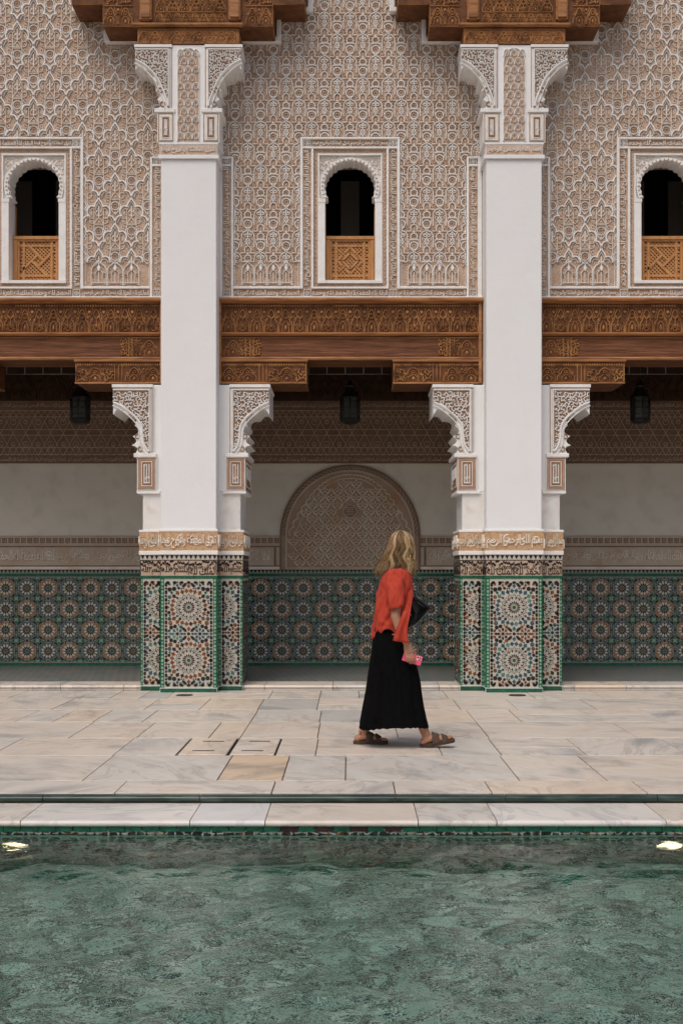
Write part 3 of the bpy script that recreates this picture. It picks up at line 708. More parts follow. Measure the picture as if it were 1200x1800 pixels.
# ------------------------------------------------------------------ upper carved walls, one per bay
YW = .40
SW = sc(.385)
def zw(py): return HC+(HY-py)/SW
def dw(d): return d/SW
PITCH = 3.69
WM = [M['stucco_white'], M['stucco'], M['stucco_tan'], M['wood_new'], M['room'], M['room2']]
ZTOP = 8.75
def carved_wall(cx, motif, label, star, bot):
    root = empty('carved_wall', (cx, 0, 0), label, 'wall', 'carved stucco walls above the arcade')
    hb = PITCH/2-.001
    a, zb, zt = dw(56.5), zw(498), zw(269)
    w = MB()
    w.box(-hb, -a, YW, .95, zw(527), ZTOP, 2); w.box(a, hb, YW, .95, zw(527), ZTOP, 2)
    w.box(-a, a, YW, .95, zw(527), zb, 2); w.box(-a, a, YW, .95, zt, ZTOP, 2)
    w.build('wall_body', WM, root)
    # plain fillets that divide the panels
    s = MB(); f0 = YW-.030
    def strip(d0, y0, d1, y1, pr=0., m=0): s.box(dw(d0), dw(d1), f0-pr, YW+.01, zw(y1), zw(y0), m)
    for sg in (-1, 1):
        strip(sg*82.6, 245, sg*87.6, 508); strip(sg*64, 261.6, sg*68, 508)
        strip(sg*204.5, 276, sg*208.5, 522); strip(sg*224, 276, sg*231.5, 522, -.004)
        strip(sg*208.5, 289, sg*224, 292.5, -.003); strip(sg*208.5, 275.5, sg*231.5, 278.5, -.002)
        for d in (204.5-2.2, 90): strip(sg*d, 300, sg*(d+1.2), 503, -.016, 1)
    strip(-87.6, 241.5, 87.6, 245); strip(-82.6, 258.3, 82.6, 261.6, .001)
    strip(-204.5, 503.6, -87.6, 507.8, .001); strip(204.5, 503.6, 87.6, 507.8, .001); strip(-64, 504.4, 64, 507.8, .002)
    s.box(-hb, hb, YW-.045, YW+.01, zw(527), zw(522), 0)
    s.build('fillet', WM, root, bevel=.004)
    # relief panels
    sx, sy = motif[1], motif[2]
    SX, SY = sx*SW, sy*SW
    y_ref = 257.7 if motif is LOZENGE else 278.7
    odd_base = 0 if motif is LOZENGE else 1
    offs = []
    for i in range(-10, 11):
        for j in range(-5, 9):
            yy = y_ref+(SY if (i % 2) != odd_base else 0)+2*SY*(j-2)
            if -190 < yy < 560 and abs(i*SX) < 270: offs.append((dw(i*SX), zw(yy)))
    arcade_top = 463
    def keep(u, v):
        d = np.abs(u)*SW; y = HY-(v-HC)*SW
        k = (d < 231) & (y < 503) & (y > -100)
        k &= ~((d < 89) & (y > 240)); k &= ~((d > 203) & (y > 274))
        k &= ~((d > 88) & (y > arcade_top))
        return k
    rel = Rel(); rel.tile(motif[0], offs, keep)
    if bot: # shaft-and-arch row at the foot
        stp = SX if motif is ARCHES else SX
        n0 = int(88/stp)
        for i in range(-12, 13):
            d = i*stp
            hw = stp/2
            if abs(d) < 88+hw*.9 or abs(d) > 204-hw*.6: continue
            c = lambda P: [(dw(d+x), zw(y)) for x, y in P]
            rel.ribbon(c([(-hw*.92, 502), (-hw*.92, 474), (-hw*.72, 468), (0, 460), (hw*.72, 468), (hw*.92, 474), (hw*.92, 502)]), .014, .024, m=0)
            rel.ribbon(c([(0, 498), (0, 478)]), .012, .020, m=0); rel.ribbon(c([(-hw*.45, 498), (-hw*.45, 480), (0, 472), (hw*.45, 480), (hw*.45, 498)]), .010, .018, m=1)
            rel.poly(c([(0, 464), (3, 471), (0, 477), (-3, 471)]), .024, m=0); rel.ribbon(c([(-hw, 497), (hw, 497)]), .012, .022, m=1)
            for q in (-1, 1): rel.poly(c([(q*hw*.7-2, 500), (q*hw*.7-1, 487), (q*hw*.7+2, 500)]), .016, m=2); rel.ribbon([(dw(d)+x, zw(483)+y) for x, y in spiral(q*dw(hw*.7), 0, .022, q, q, 8)], .007, .013, m=2)
    rel.build('carved_stucco', STU, (0, YW, 0), FRONT, root, 'stuff')
    # inscription bands
    t = Rel(); st = R.randrange(5); z1 = zw
    for sg in (-1, 1):
        u0, u1 = sorted((dw(sg*68), dw(sg*82.6)))
        text_band(t, u0, z1(503), u1, z1(262), .020, 1, -sg, st); star_square(t, (u0+u1)/2, z1(252), dw(6.5), .024); star_square(t, (u0+u1)/2, z1(515), dw(6.5), .024)
        u0, u1 = sorted((dw(sg*209), dw(sg*223.5)))
        text_band(t, u0, z1(503), u1, z1(293), .020, 1, -sg, st+1); star_square(t, (u0+u1)/2, z1(284), dw(5.6), .024); star_square(t, (u0+u1)/2, z1(514.5), dw(6.2), .024)
        u0, u1 = sorted((dw(sg*88), dw(sg*204))); text_band(t, u0, z1(522), u1, z1(508), .020, 1, 0, st+2)
    text_band(t, -dw(67), z1(522), dw(67), z1(508), .020, 1, 0, st+3); text_band(t, -dw(67), z1(258), dw(67), z1(246), .020, 1, 0, st)
    # guilloche in the tan border round the window
    def chain(P, stp):
        for (x0, y0), (x1, y1) in zip(P, P[1:]):
            L = hypot(x1-x0, y1-y0); n = max(1, int(L/stp)); a_ = atan2(y1-y0, x1-x0)
            for i in range(n):
                q = (i+.5)/n; x, y = x0+(x1-x0)*q, y0+(y1-y0)*q
                t.ribbon([(x+stp*.42*cos(a_+b_), y+stp*.42*sin(a_+b_)) for b_ in (0, .8, 1.6, 2.4, 3.14)], .008, .010, m=2)
    chain([(dw(-60.3), zw(498)), (dw(-60.3), zw(265)), (dw(60.3), zw(265)), (dw(60.3), zw(498))], .05)
    chain([(dw(-60), zw(503)), (dw(60), zw(503))], .05)
    t.build('inscription_band', STU, (0, YW, 0), FRONT, root, 'stuff')
    # window surround: jambs, sill and lobed horseshoe head
    fr = MB(); j = dw(44); e = dw(56.5); yf = YW-.012
    fr.box(-e, -j, yf, .66, zw(493), zw(351)); fr.box(j, e, yf, .66, zw(493), zw(351)); fr.box(-e-.004, e+.004, yf-.02, .66, zw(498), zw(493))
    cz = zw(326); r_in = dw(43)
    def horseshoe(rr, lob, n=17, a0=-26, a1=206, ry=1.0):
        cusps = [(rr*cos(radians(a0+(a1-a0)*i/n)), cz+rr*ry*sin(radians(a0+(a1-a0)*i/n))) for i in range(n+1)]
        return scallop(cusps, -lob, 4)
    H1 = horseshoe(r_in, .22)
    poly = [(e-.0, zw(351)), (e, zw(269)), (-e, zw(269)), (-e, zw(351)), (-j, zw(351)), (-j-.0, zw(347))]+H1[::-1]+[(j, zw(347)), (j, zw(351))]
    fr.prism(poly, YW+.03, .64)
    fr.build('window_surround', [M['stucco_white']], root)
    ar = MB()
    outer = arc(0, cz, dw(52.5), -24, 204, 36, dw(50)); inn = horseshoe(dw(44.2), .20)
    ar.prism(outer+inn[::-1], YW-.002, YW+.035, 0)
    for i in range(26):
        a_ = radians(-22+224*(i+.5)/26); rr = dw(48.4)
        x, z = rr*cos(a_), cz+rr*.97*sin(a_)
        ar.prism([(x+.016*cos(a_), z+.016*sin(a_)), (x-.010*cos(a_)-.009*sin(a_), z-.010*sin(a_)+.009*cos(a_)), (x-.010*cos(a_)+.009*sin(a_), z-.010*sin(a_)-.009*cos(a_))], YW-.010, YW+.0, 1)
    ar.rail([(YW-.008, zw(272)), (YW-.008, zw(269)-.001), (YW+.03, zw(269)-.001), (YW+.03, zw(272))], -e, e, 0)
    for sg in (-1, 1): ar.box(sg*(e-.018), sg*(e-.001), YW-.009, YW+.03, zw(351), zw(272.5), 0); ar.box(sg*dw(43), sg*(e-.002), YW-.016, YW+.04, zw(355), zw(349), 0)
    ar.build('lobed_arch', [M['stucco_white'], M['stucco_tan']], root)
    sp = Rel(); ins = lambda x, y: abs(x) < e-.025 and y < zw(274) and hypot(x, (y-cz)*1.04) > dw(54)
    arabesque(sp, ins, (-e, zw(345), e, zw(273)), .062, .016, .010, 5)
    sp.build('spandrel_carving', [M['stucco']], (0, YW+.03, 0), FRONT, root, 'stuff')
    sg_ = MB(); sg_.box(-e+.019, e-.019, YW+.026, YW+.0301, zw(349), zw(272.5)); 
    # timber parapet with a turned lattice
    y0, y1 = .56, .60; zt_, zb_ = zw(408), zw(492.6)
    p = MB(); jj = j-.004
    p.box(-jj, jj, y0-.02, y1+.02, zt_-dw(6), zt_); p.box(-jj, jj, y0-.012, y1, zb_, zb_+dw(5)); 
    for s2 in (-1, 1): p.box(s2*(jj-dw(8)), s2*jj, y0-.012, y1, zb_+dw(5), zt_-dw(6))
    X, Z0, Z1 = jj-dw(8), zb_+dw(5), zt_-dw(6); cz2 = (Z0+Z1)/2
    p.box(-X, X, y0-.004, y1, Z1-dw(3), Z1); p.box(-X, X, y0-.004, y1, Z0, Z0+dw(3))
    for s2 in (-1, 1): p.box(s2*(X-dw(3.5)), s2*X, y0-.004, y1, Z0+dw(3), Z1-dw(3))
    pan = p.build('parapet', [M['wood_new']], root, bevel=.004)
    q = MB(); X2, A0, A1 = X-dw(3.5), Z0+dw(3), Z1-dw(3); bw = dw(3.8)
    for s2 in (-1, 1):
        q.box(s2*(X2-dw(5.2)-bw), s2*(X2-dw(5.2)), y0+.004, y1-.004, A0, A1)
        zz = cz2+s2*(A1-cz2-dw(5.2)-bw/2); q.box(-X2, X2, y0+.007, y1-.007, zz-bw/2, zz+bw/2)
    h_ = X2-dw(5.2)-bw; hv = (A1-A0)/2-dw(5.2)-bw
    def bar(x0, z0, x1, z1, wd, ya, yb):
        dx, dz = x1-x0, z1-z0; L = hypot(dx, dz); nx_, nz_ = -dz/L*wd/2, dx/L*wd/2
        q.prism([(x0+nx_, z0+nz_), (x1+nx_, z1+nz_), (x1-nx_, z1-nz_), (x0-nx_, z0-nz_)], ya, yb)
    if star:
        d_ = h_*.62
        for i in range(4):
            a_, b_ = i*pi/2, (i+1)*pi/2
            bar(d_*cos(a_), cz2+d_*sin(a_), d_*cos(b_), cz2+d_*sin(b_), bw, y0+.002, y1-.01)
            for s2 in (-1, 1): bar(h_*cos(a_)*.98-s2*h_*.0, cz2+hv*sin(a_)*.98, .72*h_*cos(a_+s2*.62), cz2+.72*h_*sin(a_+s2*.62), bw*.8, y0+.005, y1-.008)
            a2 = a_+pi/4; bar(h_*1.25*cos(a2), cz2+h_*1.2*sin(a2), .5*h_*cos(a2), cz2+.5*h_*sin(a2), bw*.7, y0+.008, y1-.006)
    else:
        for i in range(4):
            a_ = i*pi/2+pi/4; c_, s_ = cos(a_), sin(a_)
            off = h_*.34
            bar(c_*h_*1.38-s_*off*-1, cz2+s_*h_*1.38+c_*off*-1, -c_*off*1.0+s_*off, cz2-s_*off*1.0-c_*off, bw, y0+.002+.001*i, y1-.01)
    q.build('lattice_frame', [M['wood_new']], pan)
    q = MB(); pitch = dw(4.6); n = int(2*X2/pitch)
    cnt = int((X2+(A1-A0)/2)*2/pitch/1.414)
    for i in range(-cnt, cnt+1):
        for s2 in (-1, 1):
            o_ = i*pitch*1.414   # diagonal rods clipped to the panel
            x0 = max(-X2, -((A1-A0)/2)-o_ if s2 > 0 else -X2); pts = []
            for zz in np.linspace(A0, A1, 60):
                x = s2*(zz-cz2)+o_
                if -X2 <= x <= X2: pts.append((x, zz))
            if len(pts) > 3: bar(pts[0][0], pts[0][1], pts[-1][0], pts[-1][1], dw(2.2), y0+.016+.004*(s2 > 0), y1-.012+.004*(s2 > 0))
    q.build('lattice', [M['wood_new']], pan)
    # a dim room behind, with the far shutters
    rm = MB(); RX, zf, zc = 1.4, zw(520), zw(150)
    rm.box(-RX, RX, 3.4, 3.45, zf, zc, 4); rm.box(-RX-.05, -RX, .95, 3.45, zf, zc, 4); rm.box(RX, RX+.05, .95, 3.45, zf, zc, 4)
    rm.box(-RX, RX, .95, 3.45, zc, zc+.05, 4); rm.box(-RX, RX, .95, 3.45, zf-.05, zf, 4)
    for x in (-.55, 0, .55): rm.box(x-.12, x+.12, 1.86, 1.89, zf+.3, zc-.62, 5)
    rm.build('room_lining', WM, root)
    # cream sides of the window reveal show the timber frame
    tf = MB()
    for s2 in (-1, 1): tf = MB(); tf.box(s2*(j-.006), s2*(j+.05), .645, .70, zb, zw(350)); tf.build('window_frame', [M['wood_new']], root)
    return root
carved_wall(0, ARCHES, 'carved stucco wall between the two pillars with a net of fine arches round its window', True, 1)
carved_wall(-PITCH, LOZENGE, 'carved stucco wall with lobed lozenges beside the russet-starred pillar, its window wholly in view', False, 1)
carved_wall(PITCH, LOZENGE, 'carved stucco wall with lobed lozenges beside the blue-starred pillar, its window half in view', False, 1)

# ------------------------------------------------------------------ carved wood helper
def wood_arches(rel, u0, v0, u1, v1, n, h=.016, m=0, m2=1, seed=3):
    st = (u1-u0)/n; H_ = v1-v0; rw = random.Random(seed+n)
    for i in range(n):
        c = u0+(i+.5)*st; hw = st*.46; hh = h*rw.uniform(.8, 1.1)
        rel.ribbon(smooth([(c-hw, v0), (c-hw*.95, v0+H_*.38), (c-hw*.55, v0+H_*.5), (c-hw*.5, v0+H_*.72), (c, v0+H_*.97), (c+hw*.5, v0+H_*.72), (c+hw*.55, v0+H_*.5), (c+hw*.95, v0+H_*.38), (c+hw, v0)], 1), .013, hh, m=m)
        if i % 2 == 0 or n < 3:
            rel.ribbon(smooth([(c-hw*.5, v0), (c-hw*.5, v0+H_*.25), (c, v0+H_*.5), (c+hw*.5, v0+H_*.25), (c+hw*.5, v0)], 1), .009, hh*.8, m=m)
            rel.ribbon(ngon(c, v0+H_*.66, H_*.10, 8), .009, hh*.8, closed=True, m=m)
            rel.poly(leafp(c, v0+H_*.2, pi/2, H_*.28, st*.13), hh*.9, 0, m, .3)
        else:
            rel.ribbon([(c, v0+H_*.22), (c, v0+H_*.6)], .010, hh*.9, m=m); rel.ribbon(smooth([(c-hw*.6, v0+H_*.1), (c-hw*.2, v0+H_*.34), (c, v0+H_*.22), (c+hw*.2, v0+H_*.34), (c+hw*.6, v0+H_*.1)], 1), .009, hh*.8, m=m)
            for s_ in (-1, 1): rel.poly(leafp(c+s_*hw*.26, v0+H_*.62, pi/2-s_*.6, H_*.26, st*.11), hh*.9, 0, m, .3)
            rel.ribbon(ngon(c, v0+H_*.14, H_*.09, 6), .008, hh*.7, closed=True, m=m)
        # interlaced second row between the arches
        d = c+st/2
        if i < n-1:
            rel.ribbon(smooth([(d-hw*.55, v1-H_*.02), (d-hw*.5, v1-H_*.2), (d, v1-H_*.45), (d+hw*.5, v1-H_*.2), (d+hw*.55, v1-H_*.02)], 1), .009, hh*.75, m=m)
            rel.poly(ngon(d, v1-H_*.17, H_*.07, 6), hh*.8, 0, m, .2)
        for s_ in (-1, 1):
            rel.ribbon(spiral(c+s_*st*.27, v0+H_*rw.uniform(.26, .34), min(st, H_)*rw.uniform(.10, .14), s_*1.5+rw.uniform(-.5, .5), s_*1., 8), .008, hh*.7, m=m)
            rel.poly(leafp(c+s_*st*.36, v0+H_*rw.uniform(.52, .6), pi/2+s_*rw.uniform(.2, .7), H_*.18, st*.09), hh*.7, 0, m, .3)
def pearl(rel, u0, v, u1, st, h=.012, m=0):
    n = int((u1-u0)/st)
    for i in range(n): rel.rect(u0+(i+.2)*st, v-st*.3, u0+(i+.75)*st, v+st*.3, h, 0, m)
WD = [M['wood_hi'], M['wood_dk'], M['wood'], M['wood_trim'], M['wood_plank']]
SL = sc(.33)
def zl(py): return HC+(HY-py)/SL
def wooden_lintel(cx, label):
    root = empty('wooden_lintel', (cx, 0, 0), label, 'lintel', 'carved cedar lintels of the arcade')
    h0 = PITCH/2-.30; x1 = dw(231)+.02
    zc, zb1, zb2 = zl(632), zl(588), zl(533)
    b = MB()
    b.box(-h0, h0, .345, .95, zl(629), zl(588.5), 4); 
    b.build('lower_plank', WD, root)
    b = MB(); b.box(-h0, h0, .335, .95, zl(587), zw(527)-.002, 1); b.build('upper_plank', WD, root)
    m_ = MB()
    m_.rail([(.25, zl(531)), (.245, zl(528.5)), (.25, zw(527)-.003), (.336, zw(527)-.003), (.336, zl(534))], -h0, h0, 3)
    m_.rail([(.29, zl(588.5)), (.285, zl(586.5)), (.30, zl(585)), (.336, zl(584.5)), (.336, zl(590.5)), (.33, zl(590.5))], -h0, h0, 3)
    m_.rail([(.305, zl(632.5)), (.30, zl(630)), (.31, zl(628)), (.346, zl(627.6)), (.346, zl(632.8))], -h0, h0, 3)
    m_.build('moulding', WD, root)
    c = Rel()
    wood_arches(c, -x1+.06, zl(584), x1-.06, zl(541), 18, .020)
    pearl(c, -x1, zl(537.5), x1, .030, .014)
    c.build('carved_frieze', WD, (0, .335, 0), FRONT, root, 'stuff')
    c = Rel()
    for sg in (-1, 1):
        u0, u1 = sorted((sg*dw(228), sg*dw(166)))
        c.rect(u0, zl(627), u1, zl(591.5), .006, 0, 1)
        um = u0+(u1-u0)*(.74 if sg < 0 else .26); p0, p1 = (u0+.04, um-.03) if sg < 0 else (um+.03, u1-.04)
        wood_arches(c, p0, zl(625), p1, zl(596), 1, .020)
        for x in (u0+.02, um, um+(.05 if sg < 0 else -.05), u1-.02): c.ribbon([(x, zl(626.5)), (x, zl(593))], .014, .018, .005)
        c.ribbon([(u0, zl(593.5)), (u1, zl(593.5))], .012, .018, .005)
        x = (um+u1)/2 if sg < 0 else (um+u0)/2
        arabesque(c, lambda a, b_: abs(a-x) < .13 and zl(625) < b_ < zl(596), (x-.13, zl(625), x+.13, zl(596)), .055, .018, .010, 8)
    pearl(c, -x1, zl(593.4), x1, .026, .012, 3)
    c.build('carved_panel', WD, (0, .345, 0), FRONT, root, 'stuff')
    for sg in (-1, 1):   # corbels reaching out from the pillars
        u0, u1 = sorted((sg*dw(75.5), sg*h0)); e0, e1 = sorted((sg*dw(75.5), sg*x1))
        k = MB(); k.box(u0, u1, .325, .955, zl(674), zl(633), 1)
        co = k.build('corbel', WD, root, bevel=.006)
        k = MB(); k.rail([(.30, zl(635.8)), (.298, zl(634)), (.302, zl(632.7)), (.3255, zl(632.7)), (.3255, zl(636.5))], u0-.012, u1+.012, 3); k.box(u0-.004, u1+.004, .32, .3255, zl(674.5), zl(671.5), 3); k.build('corbel_moulding', WD, co)
        c = Rel(); L = e1-e0
        half = (e0+L*.52) if sg < 0 else (e0+L*.48)
        pa = (e0+.04, half-.07) if sg < 0 else (half+.07, e1-.04); pb_ = (half+.06, e1-.02) if sg < 0 else (e0+.02, half-.06)
        wood_arches(c, pa[0], zl(670), pa[1], zl(645), 2, .020)
        xm = (pb_[0]+pb_[1])/2; wood_arches(c, xm-.13, zl(670), xm+.13, zl(645), 1, .020)
        arabesque(c, lambda a, b_: pb_[0] < a < pb_[1] and zl(670) < b_ < zl(645) and abs(a-xm) > .09, (pb_[0], zl(670), pb_[1], zl(645)), .075, .018, .012, 4)
        for x in (half-.045, half, half+.04, e0+.012, e1-.012): c.ribbon([(x, zl(671)), (x, zl(640))], .013, .018)
        pearl(c, e0+.02, zl(641), e1-.02, .028, .013); c.ribbon([(e0, zl(643.5)), (e1, zl(643.5))], .008, .012)
        c.build('corbel_carving', WD, (0, .325, 0), FRONT, co, 'stuff')
        po = MB(); a0, a1 = sorted((sg*(PITCH/2-.32), sg*(PITCH/2-.355))); po.box(a0, a1, .285, .3225, zl(674.5), zl(529), 3); po.build('side_board', WD, root)
    return root
wooden_lintel(0, 'carved cedar lintel between the two pillars with a stepped corbel at each end')
wooden_lintel(-PITCH, 'carved cedar lintel beside the russet-starred pillar, away from the blind arch')
wooden_lintel(PITCH, 'carved cedar lintel beside the blue-starred pillar, away from the blind arch')

# ------------------------------------------------------------------ pillars
PL = [M['plaster'], M['plaster_old'], M['stucco_white'], M['gold'], M['t_blackband'], M['t_grout'], M['t_green']]
def z0(py): return HC+(HY-py)/155.
def zp(py): return HC+(HY-py)/152.4
def cross(mb, a, ya, b, yb, z0_, z1_, m=0, yk=.98):
    mb.box(-a, a, ya, yb+.03, z0_, z1_, m); mb.box(-b, b, yb, yk, z0_, z1_, m)
def bracket_outline(o, i, zt, ztip, cusps, zbot, bul):
    P = scallop(cusps, bul, 5)
    return [(i, zbot), (i, zt), (o, zt), (o, ztip)]+P
def bracket(name, sg, root, o, i, zt, ztip, cusps, zbot, y0, y1, arch_off, seed, cell, top=.035):
    """sg: +1 right, -1 left. a lobed plaster bracket with a carved spandrel"""
    mir = lambda P: [(sg*x, z) for x, z in P]
    out = bracket_outline(o, i, zt-top, ztip, cusps, zbot, -.44)
    b = MB(); b.prism(mir(out), y0, y1, 0)
    b.box(sg*i, sg*(o+.012), y0-.012, y1+.01, zt-top, zt, 0)
    br = b.build(name, [M['stucco_white'], M['stucco_tan']], root, bevel=0)
    # carved field: between the frame and a swept arch moulding
    cz_, rr = cusps[-1][1]+.02, None
    A = [(o-.004, ztip+arch_off*.95), (o-(o-cusps[2][0])*.55, ztip+arch_off*.55), (cusps[2][0]-arch_off*.55, (ztip+cusps[3][1])/2+.03), (cusps[3][0]-arch_off*.75, cusps[3][1]), (cusps[4][0]-arch_off*.95, cusps[4][1]), (cusps[-1][0]-arch_off*1.02, cusps[-1][1]+.02)]
    A = smooth(A, 2)
    rl = Rel(); fw = .05
    fi, ft = i+fw, zt-top-fw*.8
    field = [(o-.004, ft)]+A+[(fi, A[-1][1]), (fi, ft)]
    def inside(x, z):
        x *= sg; n = False; P = field; q = len(P)-1
        for p in range(len(P)):
            if (P[p][1] > z) != (P[q][1] > z) and x < (P[q][0]-P[p][0])*(z-P[p][1])/(P[q][1]-P[p][1])+P[p][0]: n = not n
            q = p
        return n
    g_ = MB(); g_.prism(mir(field), y0-.004, y0+.002, 1); g_.build('carved_ground', [M['stucco_white'], M['stucco_brown']], br)
    bx = (min(sg*fi, sg*o), min(z for _, z in field), max(sg*fi, sg*o), ft)
    arabesque(rl, inside, bx, cell, .022, cell*.19, seed, 0, .004)
    rl.ribbon(mir(A), .028, .030, 0, .3, m=0); rl.ribbon(mir([(x+.035, z-.028) for x, z in A][2:]), .016, .020, 0, .3, m=0)
    rl.ribbon(mir([(fi-.012, A[-1][1]), (fi-.012, ft+.012), (o, ft+.012)]), .022, .028, 0, .3, m=0)
    rl.ribbon(mir([(i+.008, A[-1][1]-.02), (i+.008, zt-top-.008), (o, zt-top-.008)]), .008, .008, 0, .3, m=1)
    for (x, z) in ((cusps[1][0]-.05, cusps[1][1]+.055), (cusps[3][0]-.055, cusps[3][1]+.0), (cusps[-1][0]-.055, cusps[-1][1]+.05)):
        rl.ribbon([(sg*x+.026*cos(t*pi/5), z+.026*sin(t*pi/5)) for t in range(10)], .012, .016, closed=True, m=1)
    rl.build('bracket_carving', [M['stucco_white'], M['stucco_brown']], (0, y0, 0), FRONT, br, 'stuff')
    return br
def boxpanel(root, sg, u0, u1, za, zb, y0, y1, seed, wrap=True):
    """framed box under a bracket with a square inscription"""
    b = MB(); b.box(sg*u0, sg*u1, y0, y1, za, zb, 0); bo = b.build('inscribed_box', [M['stucco_white'], M['gold']], root)
    rl = Rel(); a, c = sorted((sg*u0, sg*u1)); w = c-a; hh = zb-za
    def fr(k, wd, h, m): rl.ribbon([(a+k, za+k), (c-k, za+k), (c-k, zb-k), (a+k, zb-k)], wd, h, 0, .2, True, m)
    fr(.014, .010, .004, 1); fr(.034, .024, .006, 2); fr(.052, .008, .010, 0); fr(.062, .010, .004, 1)
    rl.rect(a+.068, za+.068, c-.068, zb-.068, .003, 0, 1)
    r2 = random.Random(seed); x0, x1, y0_, y1_ = a+.074, c-.074, za+.085, zb-.08
    for q in (x0+.008, (x0+x1)/2, x1-.008): rl.ribbon([(q, y0_), (q, y1_)], .013, .014, .002, m=0)
    rl.ribbon([(x0, y0_), (x1, y0_)], .013, .014, .002, m=0); rl.ribbon([(x0, y1_-.03), ((x0+x1)/2, y1_)], .011, .014, .002, m=0)
    rl.ribbon(spiral((x0+x1)/2, y0_+.05, .024, 0, 1, 8), .010, .014, .002, m=0)
    rl.build('box_carving', [M['stucco_white'], M['stucco_brown'], M['stucco_rust']] if wrap else [M['stucco_white'], M['stucco_brown'], M['stucco']], (0, y0, 0), FRONT, bo, 'stuff')
    rl = Rel(); d = y1-y0
    if wrap:
        F = ((0,1,0), (0,0,1), (1,0,0)) if sg > 0 else ((0,-1,0), (0,0,1), (-1,0,0))
        s0, s1 = (y0, y1) if sg > 0 else (-y1, -y0)
        for k, wd, h, m in ((.014, .010, .004, 1), (.034, .024, .006, 2), (.052, .008, .010, 0)): rl.ribbon([(s0+k, za+k), (s1-k, za+k), (s1-k, zb-k), (s0+k, zb-k)], wd, h, 0, .2, True, m)
        rl.rect(s0+.068, za+.068, s1-.068, zb-.068, .003, 0, 1); text_band(rl, s0+.09, za+.08, s1-.09, zb-.08, .014, 0, 0, seed, vine=None)
        rl.build('side_carving', [M['stucco_white'], M['stucco_brown'], M['stucco_rust']], (sg*u1, 0, 0), F, bo, 'stuff')
def frames(a, ya, b, yb, yk=.98):
    """the visible faces of a cross-shaped band: (u0, u1, origin, frame)"""
    RS, LS = ((0,1,0), (0,0,1), (1,0,0)), ((0,-1,0), (0,0,1), (-1,0,0))
    return [(-a, a, (0, ya, 0), FRONT, 'f'), (-b, -a, (0, yb, 0), FRONT, 'l'), (a, b, (0, yb, 0), FRONT, 'r'),
            (yb, yk, (b, 0, 0), RS, 'R'), (-yk, -yb, (-b, 0, 0), LS, 'L'), (ya, yb, (a, 0, 0), RS, 's'), (-yb, -ya, (-a, 0, 0), LS, 't')]
